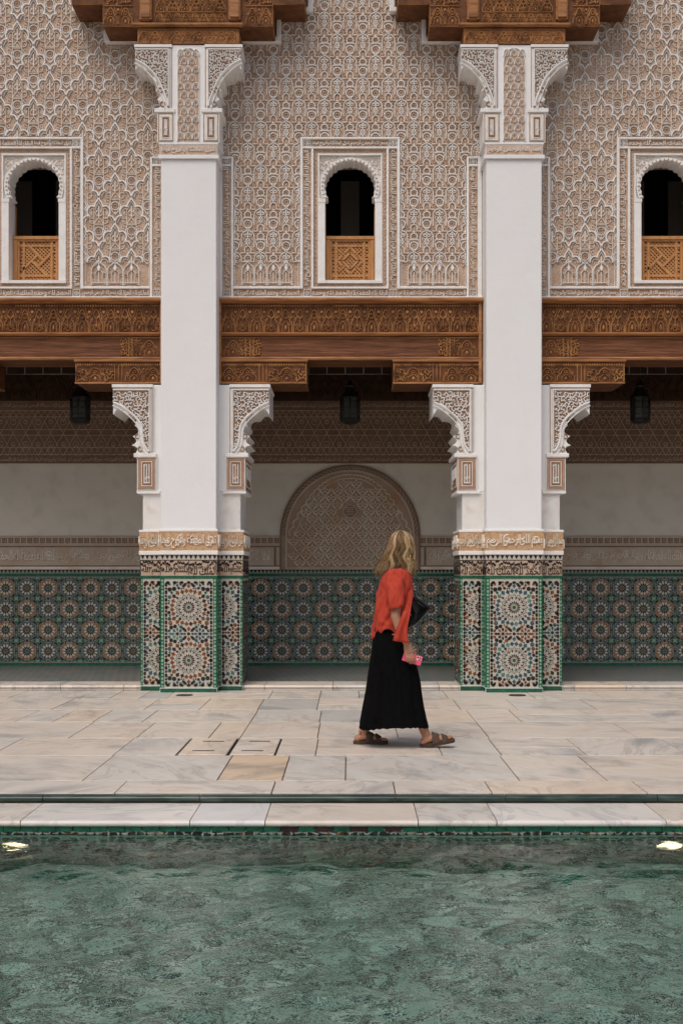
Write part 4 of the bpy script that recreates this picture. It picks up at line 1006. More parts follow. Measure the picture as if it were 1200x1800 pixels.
def pillar(cx, label, ring, corner, phr):
    root = empty('pillar', (cx, 0, 0), label, 'pillar', 'white pillars of the arcade')
    b = MB(); b.box(-.315, .315, 0, .5, z0(934), z0(280)); b.build('shaft', PL, root, bevel=.008)
    b = MB(); b.box(-.564, .564, .25, .97, z0(934), zp(864), 1); b.box(-.50, .50, .245, .97, zp(864), zp(676), 0); b.build('side_pier', PL, root, bevel=.006)
    b = MB(); cross(b, .333, -.018, .605, .225, z0(934.5), z0(930.2), 2, 1.0); cross(b, .333, -.018, .605, .225, z0(975), z0(967.8), 2, 1.0); 
    b.build('ledge', PL, root, bevel=.004)
    # ochre inscription
    b = MB(); cross(b, .330, -.012, .600, .23, z0(967.8), z0(934.5), 3); b.build('ochre_band', PL, root)
    rl_all = []
    for (u0, u1, O, F, k) in frames(.330, -.012, .600, .23):
        t = Rel(); L = u1-u0
        text_band(t, u0+.004, z0(966.5), u1-.004, z0(936), .017, 0, 0, phr, unit=.62, vine=0)
        t.build('ochre_inscription', [M['gold_hi'], M['gold']], O, F, root, 'stuff')
    # pointed tiles and black inscription
    b = MB(); cross(b, .322, -.004, .590, .237, z0(984), z0(975), 5); cross(b, .3215, -.0035, .5895, .2375, z0(1012), z0(984), 4); cross(b, .325, -.006, .593, .235, z0(1017.2), z0(1012), 6); b.build('tile_bands', PL, root)
    for (u0, u1, O, F, k) in frames(.322, -.004, .590, .237):
        t = Rel(); n = max(1, round((u1-u0)/.0555)); st = (u1-u0)/n
        for i in range(n): t.poly([(u0+(i+.08)*st, z0(975.8)), (u0+(i+.92)*st, z0(975.8)), (u0+(i+.5)*st, z0(983))], .003, 0, TI['black'])
        t.rect(u0, z0(985.2), u1, z0(984.2), .003, 0, TI['black'])
        for i in range(max(1, round((u1-u0)/.32))):
            L = (u1-u0)/max(1, round((u1-u0)/.32)); a = u0+i*L
            t.rect(a, z0(1011), a+.006, z0(985.4), .003, 0, TI['black'])
            t.text(PHR[(phr+i+1) % 5].split(' ')[0]+' '+PHR[(phr+i+1) % 5].split(' ')[1], a+.012, z0(1010.5), a+L-.004, z0(996), .004, TI['black'])
            r2 = random.Random(i+int(u0*100))
            for q in range(int(L/.021)):
                x = a+.016+q*.021; t.poly(leafp(x, z0(989.5)+r2.uniform(-.022, .02), r2.uniform(.6, 2.4), .042, .022), .004, 0, TI['black'], .1)
                t.ribbon(spiral(x, z0(996)+r2.uniform(-.04, .03), .017, r2.uniform(0, 6), 1, 7), .007, .004, 0, m=TI['black'])
        t.build('black_inscription', TMATS, O, F, root, 'stuff')
    # zellij
    b = MB(); zb_, zt_ = z0(1209), z0(1017.2)
    cross(b, .318, 0.0, .585, .242, zb_, zt_, 5); b.build('tile_bed', PL, root)
    b = MB(); cross(b, .325, -.008, .592, .234, -.01, zb_, 6); b.build('green_base', PL, root, bevel=.005)
    mods = (.363, .964)
    for (u0, u1, O, F, k) in frames(.318, 0.0, .585, .242):
        t = Rel()
        rg, cn = (ring, corner) if k in 'f' else (corner, ring)
        if k in 'st':
            t.rect(u0, zb_, u1, zt_, .003, 0, TI['green'])
            for i in range(24): t.poly(ngon((u0+u1)/2, zb_+(i+.5)*(zt_-zb_)/24, .022, 8), .005, 0, TI['mint' if i % 2 else 'teal'])
            t.build('zellij_edge', TMATS, O, F, root, 'stuff'); continue
        # green edging with pale lozenges at both ends
        e = .042 if k in 'f' else .024
        for x0_, x1_ in ((u0, u0+e), (u1-e, u1)):
            t.rect(x0_, zb_, x1_, zt_, .0025, 0, TI['green'])
            n = 30
            for i in range(n):
                z = zb_+(i+.5)*(zt_-zb_)/n; w_ = e*.30
                t.poly(oval((x0_+x1_)/2, z, pi/2, .036, w_*2) if i % 3 else ngon((x0_+x1_)/2, z, w_, 6), .004, 0, TI['mint'])
        cu = {'f': 0, 'l': u1-.03, 'r': u0+.03, 'R': (u0+u1)/2, 'L': (u0+u1)/2}[k]
        pillar_tiles(t, u0+e, u1-e, mods, .30, rg, cn, cu)
        t.build('zellij', TMATS, O, F, root, 'stuff')
    # lower brackets under the cedar corbels
    yb = .205
    for sg in (1, -1):
        o = .897
        cus = [(o, zp(729)), (.742, zp(728)), (.648, zp(748)), (.672, zp(767)), (.682, zp(783)), (.640, zp(797))]
        bracket('bracket', sg, root, o, .44, zp(676), zp(729), cus, zp(797), yb, .93, .150, 3+sg, .066)
        sh = MB(); sh.box(sg*.40, sg*.66, yb-.015, .95, zp(804), zp(797)); sh.build('bracket_shelf', [M['stucco_white']], root, bevel=.005); sh = MB(); sh.box(sg*.36, sg*.63, yb+.01, .95, zp(868), zp(862)); sh.build('box_ledge', [M['stucco_white']], root, bevel=.005)
        boxpanel(root, sg, .40, .622, zp(862), zp(804), yb+.005, .94, 2+sg)
    # capital at the head of the shaft
    zc = z0
    b = MB(); b.box(-.345, .345, -.028, .45, zc(280), zc(273.5)); b.box(-.325, .325, -.010, .45, zc(273.5), zc(255)); b.box(-.335, .335, -.018, .45, zc(255), zc(251.5)); b.box(-.186, .186, -.012, .45, zc(251.5), zc(80)); b.build('capital', PL, root, bevel=.003)
    t = Rel(); t.rect(-.318, zc(272.5), .318, zc(256.5), .003, 0, 2); text_band(t, -.315, zc(272), .315, zc(257), .016, 1, 0, phr, unit=.65, vine=1)
    t.build('capital_inscription', STU+[], (0, -.010, 0), FRONT, root, 'stuff')
    t = Rel(); hw = .122; zA, zB = zc(249), zc(112)
    pan_ = [(-hw, zA), (hw, zA), (hw, zB)]+arc(0, zB, hw, 0, 180, 12, .17)+[(-hw, zB)]
    t.poly(pan_, .003, 0, 3)
    t.ribbon(pan_[2:-1], .012, .016, m=0); t.ribbon([(-hw, zA), (-hw, zB)], .012, .016, m=0); t.ribbon([(hw, zA), (hw, zB)], .012, .016, m=0)
    for j_ in range(11):
        for i_ in (-1, 0, 1):
            x, z = i_*.088+(.044 if j_ % 2 else -.0), zA+.02+j_*.094
            if abs(x) > .115 or z > zc(92): continue
            cl = lambda P: [(max(-.12, min(.12, x+a_)), z+b_) for a_, b_ in P]
            t.ribbon(cl(smooth([(-.042, 0), (-.036, .045), (0, .085), (.036, .045), (.042, 0)], 1)), .012, .022, m=0)
            t.ribbon(cl(smooth([(-.006, .0), (-.024, .03), (-.004, .062)], 1)), .010, .016, m=1); t.ribbon(cl(smooth([(.006, .0), (.024, .03), (.004, .062)], 1)), .010, .016, m=1)
            t.poly(leafp(x, z+.075, pi/2, .05, .022), .015, 0, 1, .3)
    t.build('capital_panel', STU+[M['stucco_tan']], (0, -.012, 0), FRONT, root, 'stuff')
    for sg in (1, -1):
        cus = [(.597, z0(124)), (.488, z0(124)), (.408, z0(142)), (.372, z0(160)), (.352, z0(176)), (.345, z0(192))]
        bracket('capital_bracket', sg, root, .600, .185, z0(80), z0(124), cus, z0(192), -.02, .42, .115, 7+sg, .056, .03)
        sh = MB(); sh.box(sg*.15, sg*.385, -.032, .42, z0(199), z0(192)); sh.build('bracket_shelf', [M['stucco_white']], root, bevel=.004)
        boxpanel(root, sg, .160, .350, z0(251.5), z0(199), -.018, .40, 5+sg, False)
    return root
pillar(-1.8275, 'white pillar with russet rings round the stars on its front tile panel', 'rust', 'blue', 4)
pillar(1.8575, 'white pillar with blue rings round the stars on its front tile panel', 'blue', 'rust', 0)

# ------------------------------------------------------------------ cedar eaves above the pillars
def eave(cx, label):
    root = empty('cedar_eave', (cx, 0, 0), label, 'eave', 'carved cedar eaves above the pillars')
    zc = z0
    b = MB(); b.box(-.575, .575, -.03, .39, zc(78.5), zc(51.5), 2); b.build('lower_block', WD, root, bevel=.006)
    b = MB(); b.box(-.962, .962, -.05, .385, zc(50), 8.9, 1); b.build('upper_block', WD, root, bevel=.006)
    for x0_, x1_ in ((-1.32, -.964), (.964, 1.32)): b = MB(); b.box(x0_, x1_, -.04, .383, zc(11), 8.9, 1); b.build('outer_block', WD, root, bevel=.006)
    b = MB(); b.rail([(-.085, zc(49.5)), (-.088, zc(47)), (-.075, zc(45)), (-.049, zc(44.5)), (-.049, zc(51.8)), (-.06, zc(52))], -.622, .622, 3)
    for x in (-.47, .53): b.box(x-.07, x+.065, -.085, -.049, zc(40), 8.9, 3); b.box(x-.055, x+.05, -.105, -.084, zc(37), 8.9, 3); b.box(x-.045, x+.04, -.075, -.049, zc(42.6), zc(40), 1)
    b.build('moulding', WD, root, bevel=.004)
    c = Rel(); wood_arches(c, -.56, zc(76), .56, zc(56), 9, .016); pearl(c, -.57, zc(54), .57, .026, .01)
    c.build('block_carving', WD, (0, -.03, 0), FRONT, root, 'stuff')
    c = Rel()
    for (u0, u1) in ((-.955, -.62), (.65, .955)):
        wood_arches(c, u0, zc(47), u1, zc(16), 2, .016); arabesque(c, lambda a, b_: u0 < a < u1 and zc(13) < b_ < zc(-20), (u0, zc(13), u1, zc(-20)), .09, .016, .014, 6); c.ribbon([(u0, zc(14.5)), (u1, zc(14.5))], .012, .014)
    wood_arches(c, -.37, zc(24), .43, zc(2), 6, .016); wood_arches(c, -.37, zc(43), .43, zc(27), 8, .014); c.ribbon([(-.37, zc(25.5)), (.43, zc(25.5))], .012, .014)
    arabesque(c, lambda a, b_: -.37 < a < .43 and zc(0) < b_ < zc(-20), (-.37, zc(0), .43, zc(-20)), .08, .016, .012, 9)
    c.build('panel_carving', WD, (0, -.05, 0), FRONT, root, 'stuff')
    # white stepped edging on the wall around the cedar
    yA, yB = YW-.085, YW+.005
    zz = lambda py: HC+(HY-py)/sc(YW-.05)
    for sg in (-1, 1):
        b = MB(); P = [(.56, 76), (1.028, 76), (1.028, 23), (1.40, 23), (1.40, -60), (1.335, -60), (1.335, 14.5), (.972, 14.5), (.972, 66), (.56, 66)]
        b.prism([(sg*x, zz(y)) for x, y in P], yA, yB); b.build('stepped_edging', [M['stucco_white']], root, bevel=.010)
    return root
eave(-1.8275, 'carved cedar eave block standing on the russet-starred pillar')
eave(1.8575, 'carved cedar eave block standing on the blue-starred pillar')

# ------------------------------------------------------------------ gallery: back wall, ceiling, lanterns
YB = 3.0; SB = sc(YB)
def zb(py): return HC+(HY-py)/SB
BW = [M['shade_plaster'], M['frieze'], M['frieze_hi'], M['beige'], M['beige_hi'], M['t_green'], M['t_ground_dk'], M['ceil'], M['arch_ground']]
gw = empty('gallery_wall', (0, YB, 0), 'shaded gallery wall behind the pillars with tiled dado and blind arch', 'wall')
XG = 6.2
b = MB(); b.box(-XG, XG, 0, .4, .04, 4.6, 0); b.build('wall_body', BW, gw)
b = MB(); b.box(-XG, XG, -.012, .01, .049, zb(1165), 5); b.box(-XG, XG, -.012, .01, zb(1013.4), zb(1008), 5); b.box(-XG, XG, -.008, .01, zb(1165), zb(1013.4), 6); b.box(-XG, XG, -.009, .01, zb(1008), zb(1001), 6); b.build('tile_bed', BW, gw)
def roset_mesh(ring, core):
    o = wall_rosette(ring, core).build('zellij_rosette', TMATS); me = o.data; bpy.data.objects.remove(o); return me
RA, RB = roset_mesh('ochre', 'green'), roset_mesh('blue', 'brown')
for j_ in range(4):
    for i_ in range(-20, 21):
        o = link('zellij_rosette', RA if (i_+j_) % 2 == 0 else RB, gw, (i_*.296-.06, -.0085, zb(1033.6)-j_*.2935))
t = Rel()
n = int(12.0/.0535)
for i_ in range(n):
    u = -6.0+i_*.0535; t.poly([(u+.004, zb(1001.6)), (u+.05, zb(1001.6)), (u+.027, zb(1007.4))], .003, 0, TI['black'])
t.build('pointed_tiles', TMATS, (0, -.0095, 0), FRONT, gw, 'stuff')
# stucco courses over the tiles, broken by the blind arch
AX, AZ, AR_ = 0.0, zb(942), 1.0
ni, no = .93, .975
b = MB()
for x0_, x1_ in ((-XG, -no), (no, XG)):
    b.box(x0_, x1_, -.020, .01, zb(1001), zb(996), 4); b.box(x0_, x1_, -.014, .01, zb(996), zb(957), 3); b.rail([(-.03, zb(944)), (-.034, zb(942.6)), (-.02, zb(942)), (.01, zb(942)), (.01, zb(957)), (-.022, zb(957)), (-.022, zb(945))], x0_, x1_, 3)
b.build('stucco_course', BW, gw)
t = Rel()
for x0_, x1_ in ((-6.0, -no-.0), (no, 6.0)):
    for v0_, v1_ in ((zb(996), zb(993.8)), (zb(962), zb(959.5))): t.rect(x0_, v0_, x1_, v1_, .004, 0, 1)
    text_band(t, x0_+.12, zb(992.5), x1_-.12, zb(963), .014, 3, 0, 1, unit=.62, vine=3)
    xe = x1_-.07 if x0_ < 0 else x0_+.07
    t.ribbon([(xe, zb(995)), (xe, zb(960))], .03, .008, m=1)
    n = int((x1_-x0_)/.088)
    for i_ in range(n):
        u = x0_+(i_+.5)*(x1_-x0_)/n; t.rect(u-.034, zb(954.8), u+.034, zb(946), .010, 0, 1); 
        t.ribbon([(u-.026, zb(953)), (u+.002, zb(948)), (u+.026, zb(950))], .009, .014, m=2); t.poly(leafp(u+.012, zb(952.5), .6, .026, .012), .014, 0, 2)
t.build('course_carving', [BW[0], M['frieze'], M['frieze_hi'], M['beige_hi']], (0, -.0145, 0), FRONT, gw, 'stuff')
# blind arch
b = MB()
sem = [(-no, zb(1001)), (no, zb(1001))]+[(no, AZ)]+arc(0, AZ, no, 0, 180, 40, zb(817)-AZ)[1:-1]+[(-no, AZ)]
b.prism(sem, -.026, .01, 8)
ba = b.build('blind_arch', BW, gw)
rr_ = MB(); Rt = zb(817)-AZ
rr_.prism(arc(0, AZ, no, 0, 180, 48, Rt)+arc(0, AZ, no-.018, 180, 0, 48, Rt-.018), -.048, -.024, 1)
rr_.prism(arc(0, AZ, no-.075, 0, 180, 48, Rt-.075)+arc(0, AZ, no-.10, 180, 0, 48, Rt-.10), -.044, -.024, 3)
for sg in (-1, 1): rr_.box(sg*no, sg*(no-.018), -.048, -.024, zb(1001), AZ-.001, 1); rr_.box(sg*(no-.075), sg*(no-.10), -.044, -.024, zb(1001), AZ-.001, 3)
rr_.box(-no+.1, no-.1, -.046, -.024, zb(1001), zb(997), 3)
rr_.build('arch_moulding', BW, ba)
t = Rel(); N_ = 46
for i_ in range(N_):
    a_ = pi*(i_+.5)/N_; rm_ = no-.047; ca, sa = cos(a_), sin(a_)
    def pt_(dr, dt): return ((rm_+dr)*cos(a_+dt/rm_), AZ+(Rt-.047+dr)*sin(a_+dt/rm_))
    t.poly([pt_(-.022, -.024), pt_(.022, -.024), pt_(.022, .024), pt_(-.022, .024)], .008, 0, 1)
    t.ribbon([pt_(-.014, -.016), pt_(.004, .002), pt_(.014, .016)], .010, .014, m=2)
# pointed lobed inner arch line
cus = []
for i_ in range(31):
    q = i_/30*2-1; x = q*(no-.14); k_ = 1-abs(q); z = AZ+(Rt-.135)*(1-abs(q)**2.35)*.985
    cus.append((x, z))
t.ribbon(scallop(cus, .28, 4), .016, .018, m=2)
t.ribbon([(x*.93, AZ+(z-AZ)*.95) for x, z in cus], .010, .012, m=2)
def in_arch(x, z):
    q = min(1, abs(x)/(no-.14)*1.06); return abs(x) < no-.14 and z > zb(995) and z < (AZ+(Rt-.15)*(1-q**2.35)*.95 if z > AZ else 1e9)
pu, pv = 22/SB, 12.6/SB; j_ = 0; z = zb(991)
while z < zb(822):
    for i_ in range(-6, 7):
        x = i_*pu+(pu/2 if j_ % 2 else 0)
        if in_arch(x, z+.03) and in_arch(x, z-.02) and hypot(x, z-zb(899)) > .10:
            for sg in (-1, 1):
                P = spiral(x+sg*.030, z+.012, .029, (0 if sg < 0 else pi)+sg*-1.2, -sg*1.0, 8, .55); t.ribbon(P, .015, .022, m=2)
                t.ribbon(smooth([(x+sg*.006, z-.045), (x+sg*.040, z-.025), (x+sg*.078, z+.025), (x+sg*.070, z+.05)], 1), .016, .020, m=2)
                t.poly(ngon(x+sg*.030, z+.012, .011, 6), .005, 0, 1)
            t.poly(leafp(x, z+.055, pi/2, .05, .022), .012, 0, 2, .3)
    z += pv; j_ += 1
t.poly(ngon(0, zb(899), .088, 24), .014, 0, 1, .05); t.ribbon(ngon(0, zb(899), .088, 24), .012, .020, closed=True, m=2)
for i_ in range(5): t.ribbon([(-.06, zb(899)-.05+i_*.025), (.06, zb(899)-.05+i_*.025)], .008, .019, .013, m=2)
t.build('arch_carving', [BW[0], M['frieze'], M['beige_hi']], (0, -.026, 0), FRONT, ba, 'stuff')
# brown interlace frieze
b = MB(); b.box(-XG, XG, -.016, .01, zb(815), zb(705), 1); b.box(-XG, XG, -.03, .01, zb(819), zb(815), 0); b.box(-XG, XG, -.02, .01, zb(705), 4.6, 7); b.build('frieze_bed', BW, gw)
t = Rel(); u0, u1 = -6.0, 6.0
for py in (722, 733, 755, 765, 787, 799): t.ribbon([(u0, zb(py)), (u1, zb(py))], .010, .012, m=2)
for (pa, pb_) in ((720, 801),):
    st = 22/SB; n = int((u1-u0)/st)
    for i_ in range(n):
        c_ = u0+(i_+.5)*st; za_, zb__ = zb(801), zb(722); zm = (za_+zb__)/2; hh = (zb__-za_)/2
        t.ribbon([(c_-st, za_), (c_, zm), (c_+st, zb__)], .010, .012, m=2); t.ribbon([(c_-st, zb__), (c_, zm), (c_+st, za_)], .010, .012, m=2)
        t.ribbon([(c_-st/2, za_), (c_, za_+hh*.5), (c_+st/2, za_)], .009, .010, m=2); t.ribbon([(c_-st/2, zb__), (c_, zb__-hh*.5), (c_+st/2, zb__)], .009, .010, m=2)
        t.ribbon(ngon(c_, zm+(hh*.5 if i_ % 2 else -hh*.5), .042, 8, pi/8), .009, .012, closed=True, m=2)
        t.ribbon(ngon(c_, zm-(hh*.5 if i_ % 2 else -hh*.5), .030, 6), .009, .011, closed=True, m=2)
text_band(t, u0, zb(813.5), u1, zb(803), .012, 2, 0, 0, vine=None); text_band(t, u0, zb(719), u1, zb(708), .012, 2, 0, 2, vine=None)
t.build('interlace_frieze', [BW[0], M['frieze'], M['frieze_hi']], (0, -.016, 0), FRONT, gw, 'stuff')
t = Rel(); wood_arches(t, -6.0, zb(702), 6.0, zb(655), 29, .03)
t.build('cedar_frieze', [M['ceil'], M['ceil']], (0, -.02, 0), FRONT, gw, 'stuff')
ce = MB(); ce.box(-XG, XG, .9, 3.45, 4.45, 4.6); ce.box(-XG-.2, -XG, .3, 3.4, 0, 4.6); ce.box(XG, XG+.2, .3, 3.4, 0, 4.6)  # two end walls added out of view, closing off light from the sides
ceil = ce.build('gallery_ceiling_and_ends', M['ceil']); ceil['kind'] = 'structure'
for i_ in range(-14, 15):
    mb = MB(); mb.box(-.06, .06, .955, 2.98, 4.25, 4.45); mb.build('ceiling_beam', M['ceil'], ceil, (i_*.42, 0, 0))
SR = sc(1.0)
for cx, lb in ((-PITCH, 'thin iron rail under the ceiling beside the russet-starred pillar, away from the arch'), (0, 'thin iron rail under the ceiling between the two pillars'), (PITCH, 'thin iron rail under the ceiling beside the blue-starred pillar, away from the arch')):
    rr = empty('iron_rail', (cx, 1.02, 0), lb, 'rail', 'iron rails under the gallery ceiling')
    mb = MB(); zr = HC+(HY-657.5)/sc(1.02); mb.tube([(-1.2, 0, zr), (1.2, 0, zr)], .007, 6); mb.build('bar', M['iron_lt'], rr)
    for i_ in range(9):
        x = -1.0+i_*.223+.05; mb = MB(); mb.tube([(0, 0, zr), (0, 0, 4.26)], .007, 6); mb.build('hanger', M['iron_lt'], rr, (x, 0, 0))
# lanterns
def lantern(cx, label):
    L = empty('lantern', (cx, 1.6, 0), label, 'lantern', 'black lanterns hanging in the gallery')
    s = sc(1.6); za, zt_ = HC+(HY-746)/s, HC+(HY-700)/s
    b = MB(); n = 8
    prof = [(.02, za-.0), (.085, za+.008), (.115, za+.03), (.128, za+.05), (.128, za+.07), (.12, za+.075)]
    b.lathe(prof, (0, 0, 0), 8, 0, False); b.build('base', M['iron'], L)
    b = MB(); zc_ = za+.33
    b.lathe([(.118, za+.07), (.118, zc_)], (0, 0, 0), 8, 0, False); b.build('panes', plain_glass, L)
    b = MB()
    for i_ in range(8):
        a_ = 2*pi*i_/8; b.tube([(.122*cos(a_), .122*sin(a_), za+.06), (.122*cos(a_), .122*sin(a_), zc_)], .008, 5)
        a_ += pi/8
        for z_ in (za+.12, za+.2, za+.28): b.tube([(.114*cos(a_)-.03*sin(a_), .114*sin(a_)+.03*cos(a_), z_), (.114*cos(a_)+.03*sin(a_), .114*sin(a_)-.03*cos(a_), z_)], .004, 4)
    b.build('cage', M['iron'], L)
    b = MB(); b.lathe([(.132, zc_-.01), (.135, zc_+.01), (.10, zc_+.05), (.06, zc_+.10), (.05, zc_+.14), (.065, zc_+.16), (.03, zc_+.20), (.012, zc_+.24)], (0, 0, 0), 8, 0, False); b.build('crown', M['iron'], L)
    b = MB(); b.tube([(0, 0, zc_+.22), (0, 0, 4.46)], .008, 6); b.build('chain', M['iron'], L)
plain_glass = plain('lantern_glass', (.05, .055, .05), .25)
lantern(-3.43, 'black metal lantern hanging beside the russet-starred pillar, away from the blind arch')
lantern(0, 'black metal lantern hanging between the two pillars above the blind arch')
lantern(3.69, 'black metal lantern hanging beside the blue-starred pillar, away from the blind arch')

# ------------------------------------------------------------------ small things in the court
for (x0_, x1_), lb in (((-1.31, -.92), 'marble access cover with two slots, the one farther from the woman'), ((-.92, -.56), 'marble access cover with two slots, the one nearer the woman')):
    y0_, y1_ = 8.62-D0, 9.49-D0-.006; c_ = (x0_+x1_)/2; cy = (y0_+y1_)/2
    ac = empty('access_cover', (c_, cy, 0), lb, 'cover', 'marble access covers in the paving')
    hx, hy_ = (x1_-x0_)/2-.013, (y1_-y0_)/2-.012
    b = MB(); b.box(-hx, hx, -hy_, hy_, -.03, .002); b.build('plate', M['marble'], ac, bevel=.004)
    b = MB(); b.box(-hx-.009, hx+.009, -hy_-.010, hy_+.010, -.035, -.005); b.build('frame', M['iron'], ac)
    for yy in (-.24, .24): b = MB(); b.box(-.085, .085, -.016, .016, .0022, .0035); b.build('slot', M['iron'], ac, (-.01 if yy < 0 else .01, yy, 0))
for x, lb in ((-1.83, 'round dark drain cover in the paving before the russet-starred pillar'), (1.85, 'round dark drain cover in the paving before the blue-starred pillar')):
    dc = empty('drain_cover', (x, -.30, 0), lb, 'drain', 'round drain covers')
    b = MB(); b.lathe([(.001, .006), (.075, .006), (.095, .004), (.10, -.004)], (0, 0, 0), 24); b.build('rim', M['iron'], dc)
    b = MB()
    for i_ in range(-3, 4): b.box(-.06, .06, i_*.018-.004, i_*.018+.004, .0062, .0085)
    b.build('grate', M['iron_lt'], dc)
glow = plain('pool_lamp_glow', (1, .9, .75), .3, emit=((1, .72, .42), 2.4))
for x, lb in ((-1.93, 'lit round lamp under water in the pool wall below the russet-starred pillar'), (1.83, 'lit round lamp under water in the pool wall below the blue-starred pillar')):
    pl = empty('pool_lamp', (x, -6.372, -.36), lb, 'lamp', 'underwater pool lamps')
    b = MB(); b.lathe([(.001, .012), (.068, .010), (.074, .004)], (0, 0, 0), 20)
    for i_, p in enumerate(b.v): b.v[i_] = (p[0], -p[2], p[1])
    b.build('lens', glow, pl)
    b = MB(); b.lathe([(.074, .0), (.074, .016), (.095, .014), (.10, 0)], (0, 0, 0), 20)
    for i_, p in enumerate(b.v): b.v[i_] = (p[0], -p[2], p[1])
    b.build('ring', M['iron_lt'], pl)
# ------------------------------------------------------------------ the woman walking
PY = -3.93
def hx(zx): return (zx-439)/975.5
def hz(zy): return 1.76-zy/975.5
skin = varied('skin', (.36,.17,.10), (.44,.22,.135), 14, .5, 120, .0006)
linen = varied('coral_linen', (.39,.040,.021), (.50,.062,.034), 9, .95, 17, .009, (.31,.026,.014), 30, .5, stretch=(1.6, 1.6, .55), dist=.8)
knit = varied('black_knit', (.0022,.0022,.0026), (.0045,.0042,.0046), 30, .95, 160, .001, spec=.08)
leath = plain('black_leather', (.012,.013,.015), .38)
suede = varied('brown_suede', (.065,.042,.030), (.105,.070,.050), 30, .85, 200, .0008)
cork = varied('sole_brown', (.05,.030,.020), (.08,.050,.034), 40, .8)
silver = plain('silver', (.75,.73,.70), .25, 1)
pink = plain('pink_case', (.85,.10,.20), .35)
pinkm = plain('pale_pink', (.85,.42,.45), .2)
lens = plain('lens_black', (.01,.01,.012), .1)
hairm = [plain('hair_'+k, c, .42, spec=.35) for k, c in (('brown', (.055,.029,.013)), ('dark_blond', (.15,.085,.038)), ('blond', (.34,.205,.095)), ('light', (.55,.385,.205)))]
wo = empty('person', (PX(700, PY), PY, 0), 'woman in a coral linen shirt and long black skirt walking across the marble paving', 'person')

# body: tubes fused into one continuous skin
b = MB()
def T3(pts, rad, n=14, sq=None): b.tube(pts, rad, n, 0, True, sq)
def ball(c, r, n=14):
    prof = [(max(.0005, sin(pi*i/10))*r[0], -cos(pi*i/10)*r[2]) for i in range(11)]
    k = len(b.v); b.lathe(prof, (0, 0, 0), n)
    for i in range(k, len(b.v)): x, y, z = b.v[i]; b.v[i] = (c[0]+x, c[1]+y*r[1]/r[0], c[2]+z)
yr, yl = -.085, .09
# legs
T3([(-.05,yl,.90),(-.09,yl,.70),(-.135,yl,.49),(-.20,yl,.32),(-.255,yl,.16),(-.275,yl,.085),(-.283,yl,.05)], [.085,.078,.055,.056,.036,.034,.034])
T3([(-.03,yr,.90),(.02,yr,.70),(.070,yr,.48),(.105,yr,.32),(.182,yr,.17),(.212,yr,.10),(.215,yr,.06)], [.085,.075,.052,.052,.037,.035,.034])
def foot(hxx, hzz, ang, y, sgn):
    c_, s_ = cos(ang), sin(ang)
    F = lambda u, v, w: (hxx+c_*u-s_*w, y+v, hzz+s_*u+c_*w)
    T3([F(.012,0,.050),F(.035,0,.052),F(.09,0,.062),(F(.14,0,.052)),F(.19,0,.042)], [.022,.034,.037,.038,.030], 14, .85)
    for i in range(5):
        L = (.258, .25, .24, .228, .213)[i]; v = sgn*(-.030+i*.0155); r = .013 if i == 0 else .0095
        T3([F(.17,v*.9,.040),F(.215-.004*i,v,.040),F(L-.012,v,.037),F(L,v,.034)], [r*1.1,r,r,r*.75], 10)
    ball(F(.028,0,.046), (.030,.029,.028))
    ball(F(.045,-.036,.10), (.012,.010,.012)); ball(F(.045,.036,.10), (.012,.010,.012))
    return F
FL = foot(-.347, .0, 0.02, yl, 1); FR = foot(.176, -.002, .175, yr, -1)
# trunk, neck, head
ball((-.06,0,.90), (.095,.120,.12)); ball((-.05,0,1.05), (.105,.135,.16)); ball((-.025,0,1.22), (.115,.165,.16))
T3([(-.02,-.14,1.295),(-.02,0,1.32),(-.02,.14,1.295)], [.045,.06,.045]); T3([(-.02,0,1.33),(.0,.005,1.42),(.012,.01,1.50)], [.06,.052,.05])
hd = (.022, .012, 1.575); fa = radians(52)      # the face looks away, towards the gallery
ball(hd, (.078,.082,.105)); 
def face(u, v, w): return (hd[0]+cos(fa)*u-sin(fa)*v, hd[1]+sin(fa)*u+cos(fa)*v, hd[2]+w)
ball(face(.035,0,-.05), (.052,.052,.055)); T3([face(.078,0,.012),face(.098,0,-.022),face(.092,0,-.032)], [.008,.012,.009], 8)
T3([face(.078,-.018,-.058),face(.086,0,-.057),face(.078,.018,-.058)], [.006,.008,.006], 8); ball(face(.070,0,-.088), (.02,.02,.016))
for s_ in (-1, 1): ball(face(.070,s_*.030,.004), (.013,.013,.010)); ball(face(0,s_*.080,-.01), (.014,.010,.028))
# right arm, holding the phone low
WR = (.054,-.226,.822)
T3([(-.02,-.155,1.29),(-.03,-.215,1.18),(-.032,-.238,1.03),(-.005,-.242,.95),(.03,-.236,.875),WR], [.044,.041,.037,.036,.030,.0255])
T3([WR,(.062,-.228,.79),(.074,-.230,.752)], [.026,.033,.036], 14, .55)
fk = [(.044,.748,.678),(.0615,.745,.665),(.079,.746,.666),(.0965,.750,.676)]
for i, (x, z, zt_) in enumerate(fk):
    T3([(x-.004,-.230,z+.022),(x,-.236,z),(x+.009,-.246,z-.032),(x+.016,-.242,z-.055),(x+.018,-.228,zt_)], [.0090,.0080,.0075,.0069,.0056], 10)
T3([(.072,-.222,.80),(.094,-.206,.775),(.112,-.197,.748),(.121,-.196,.722)], [.0125,.0115,.0100,.0080], 10)
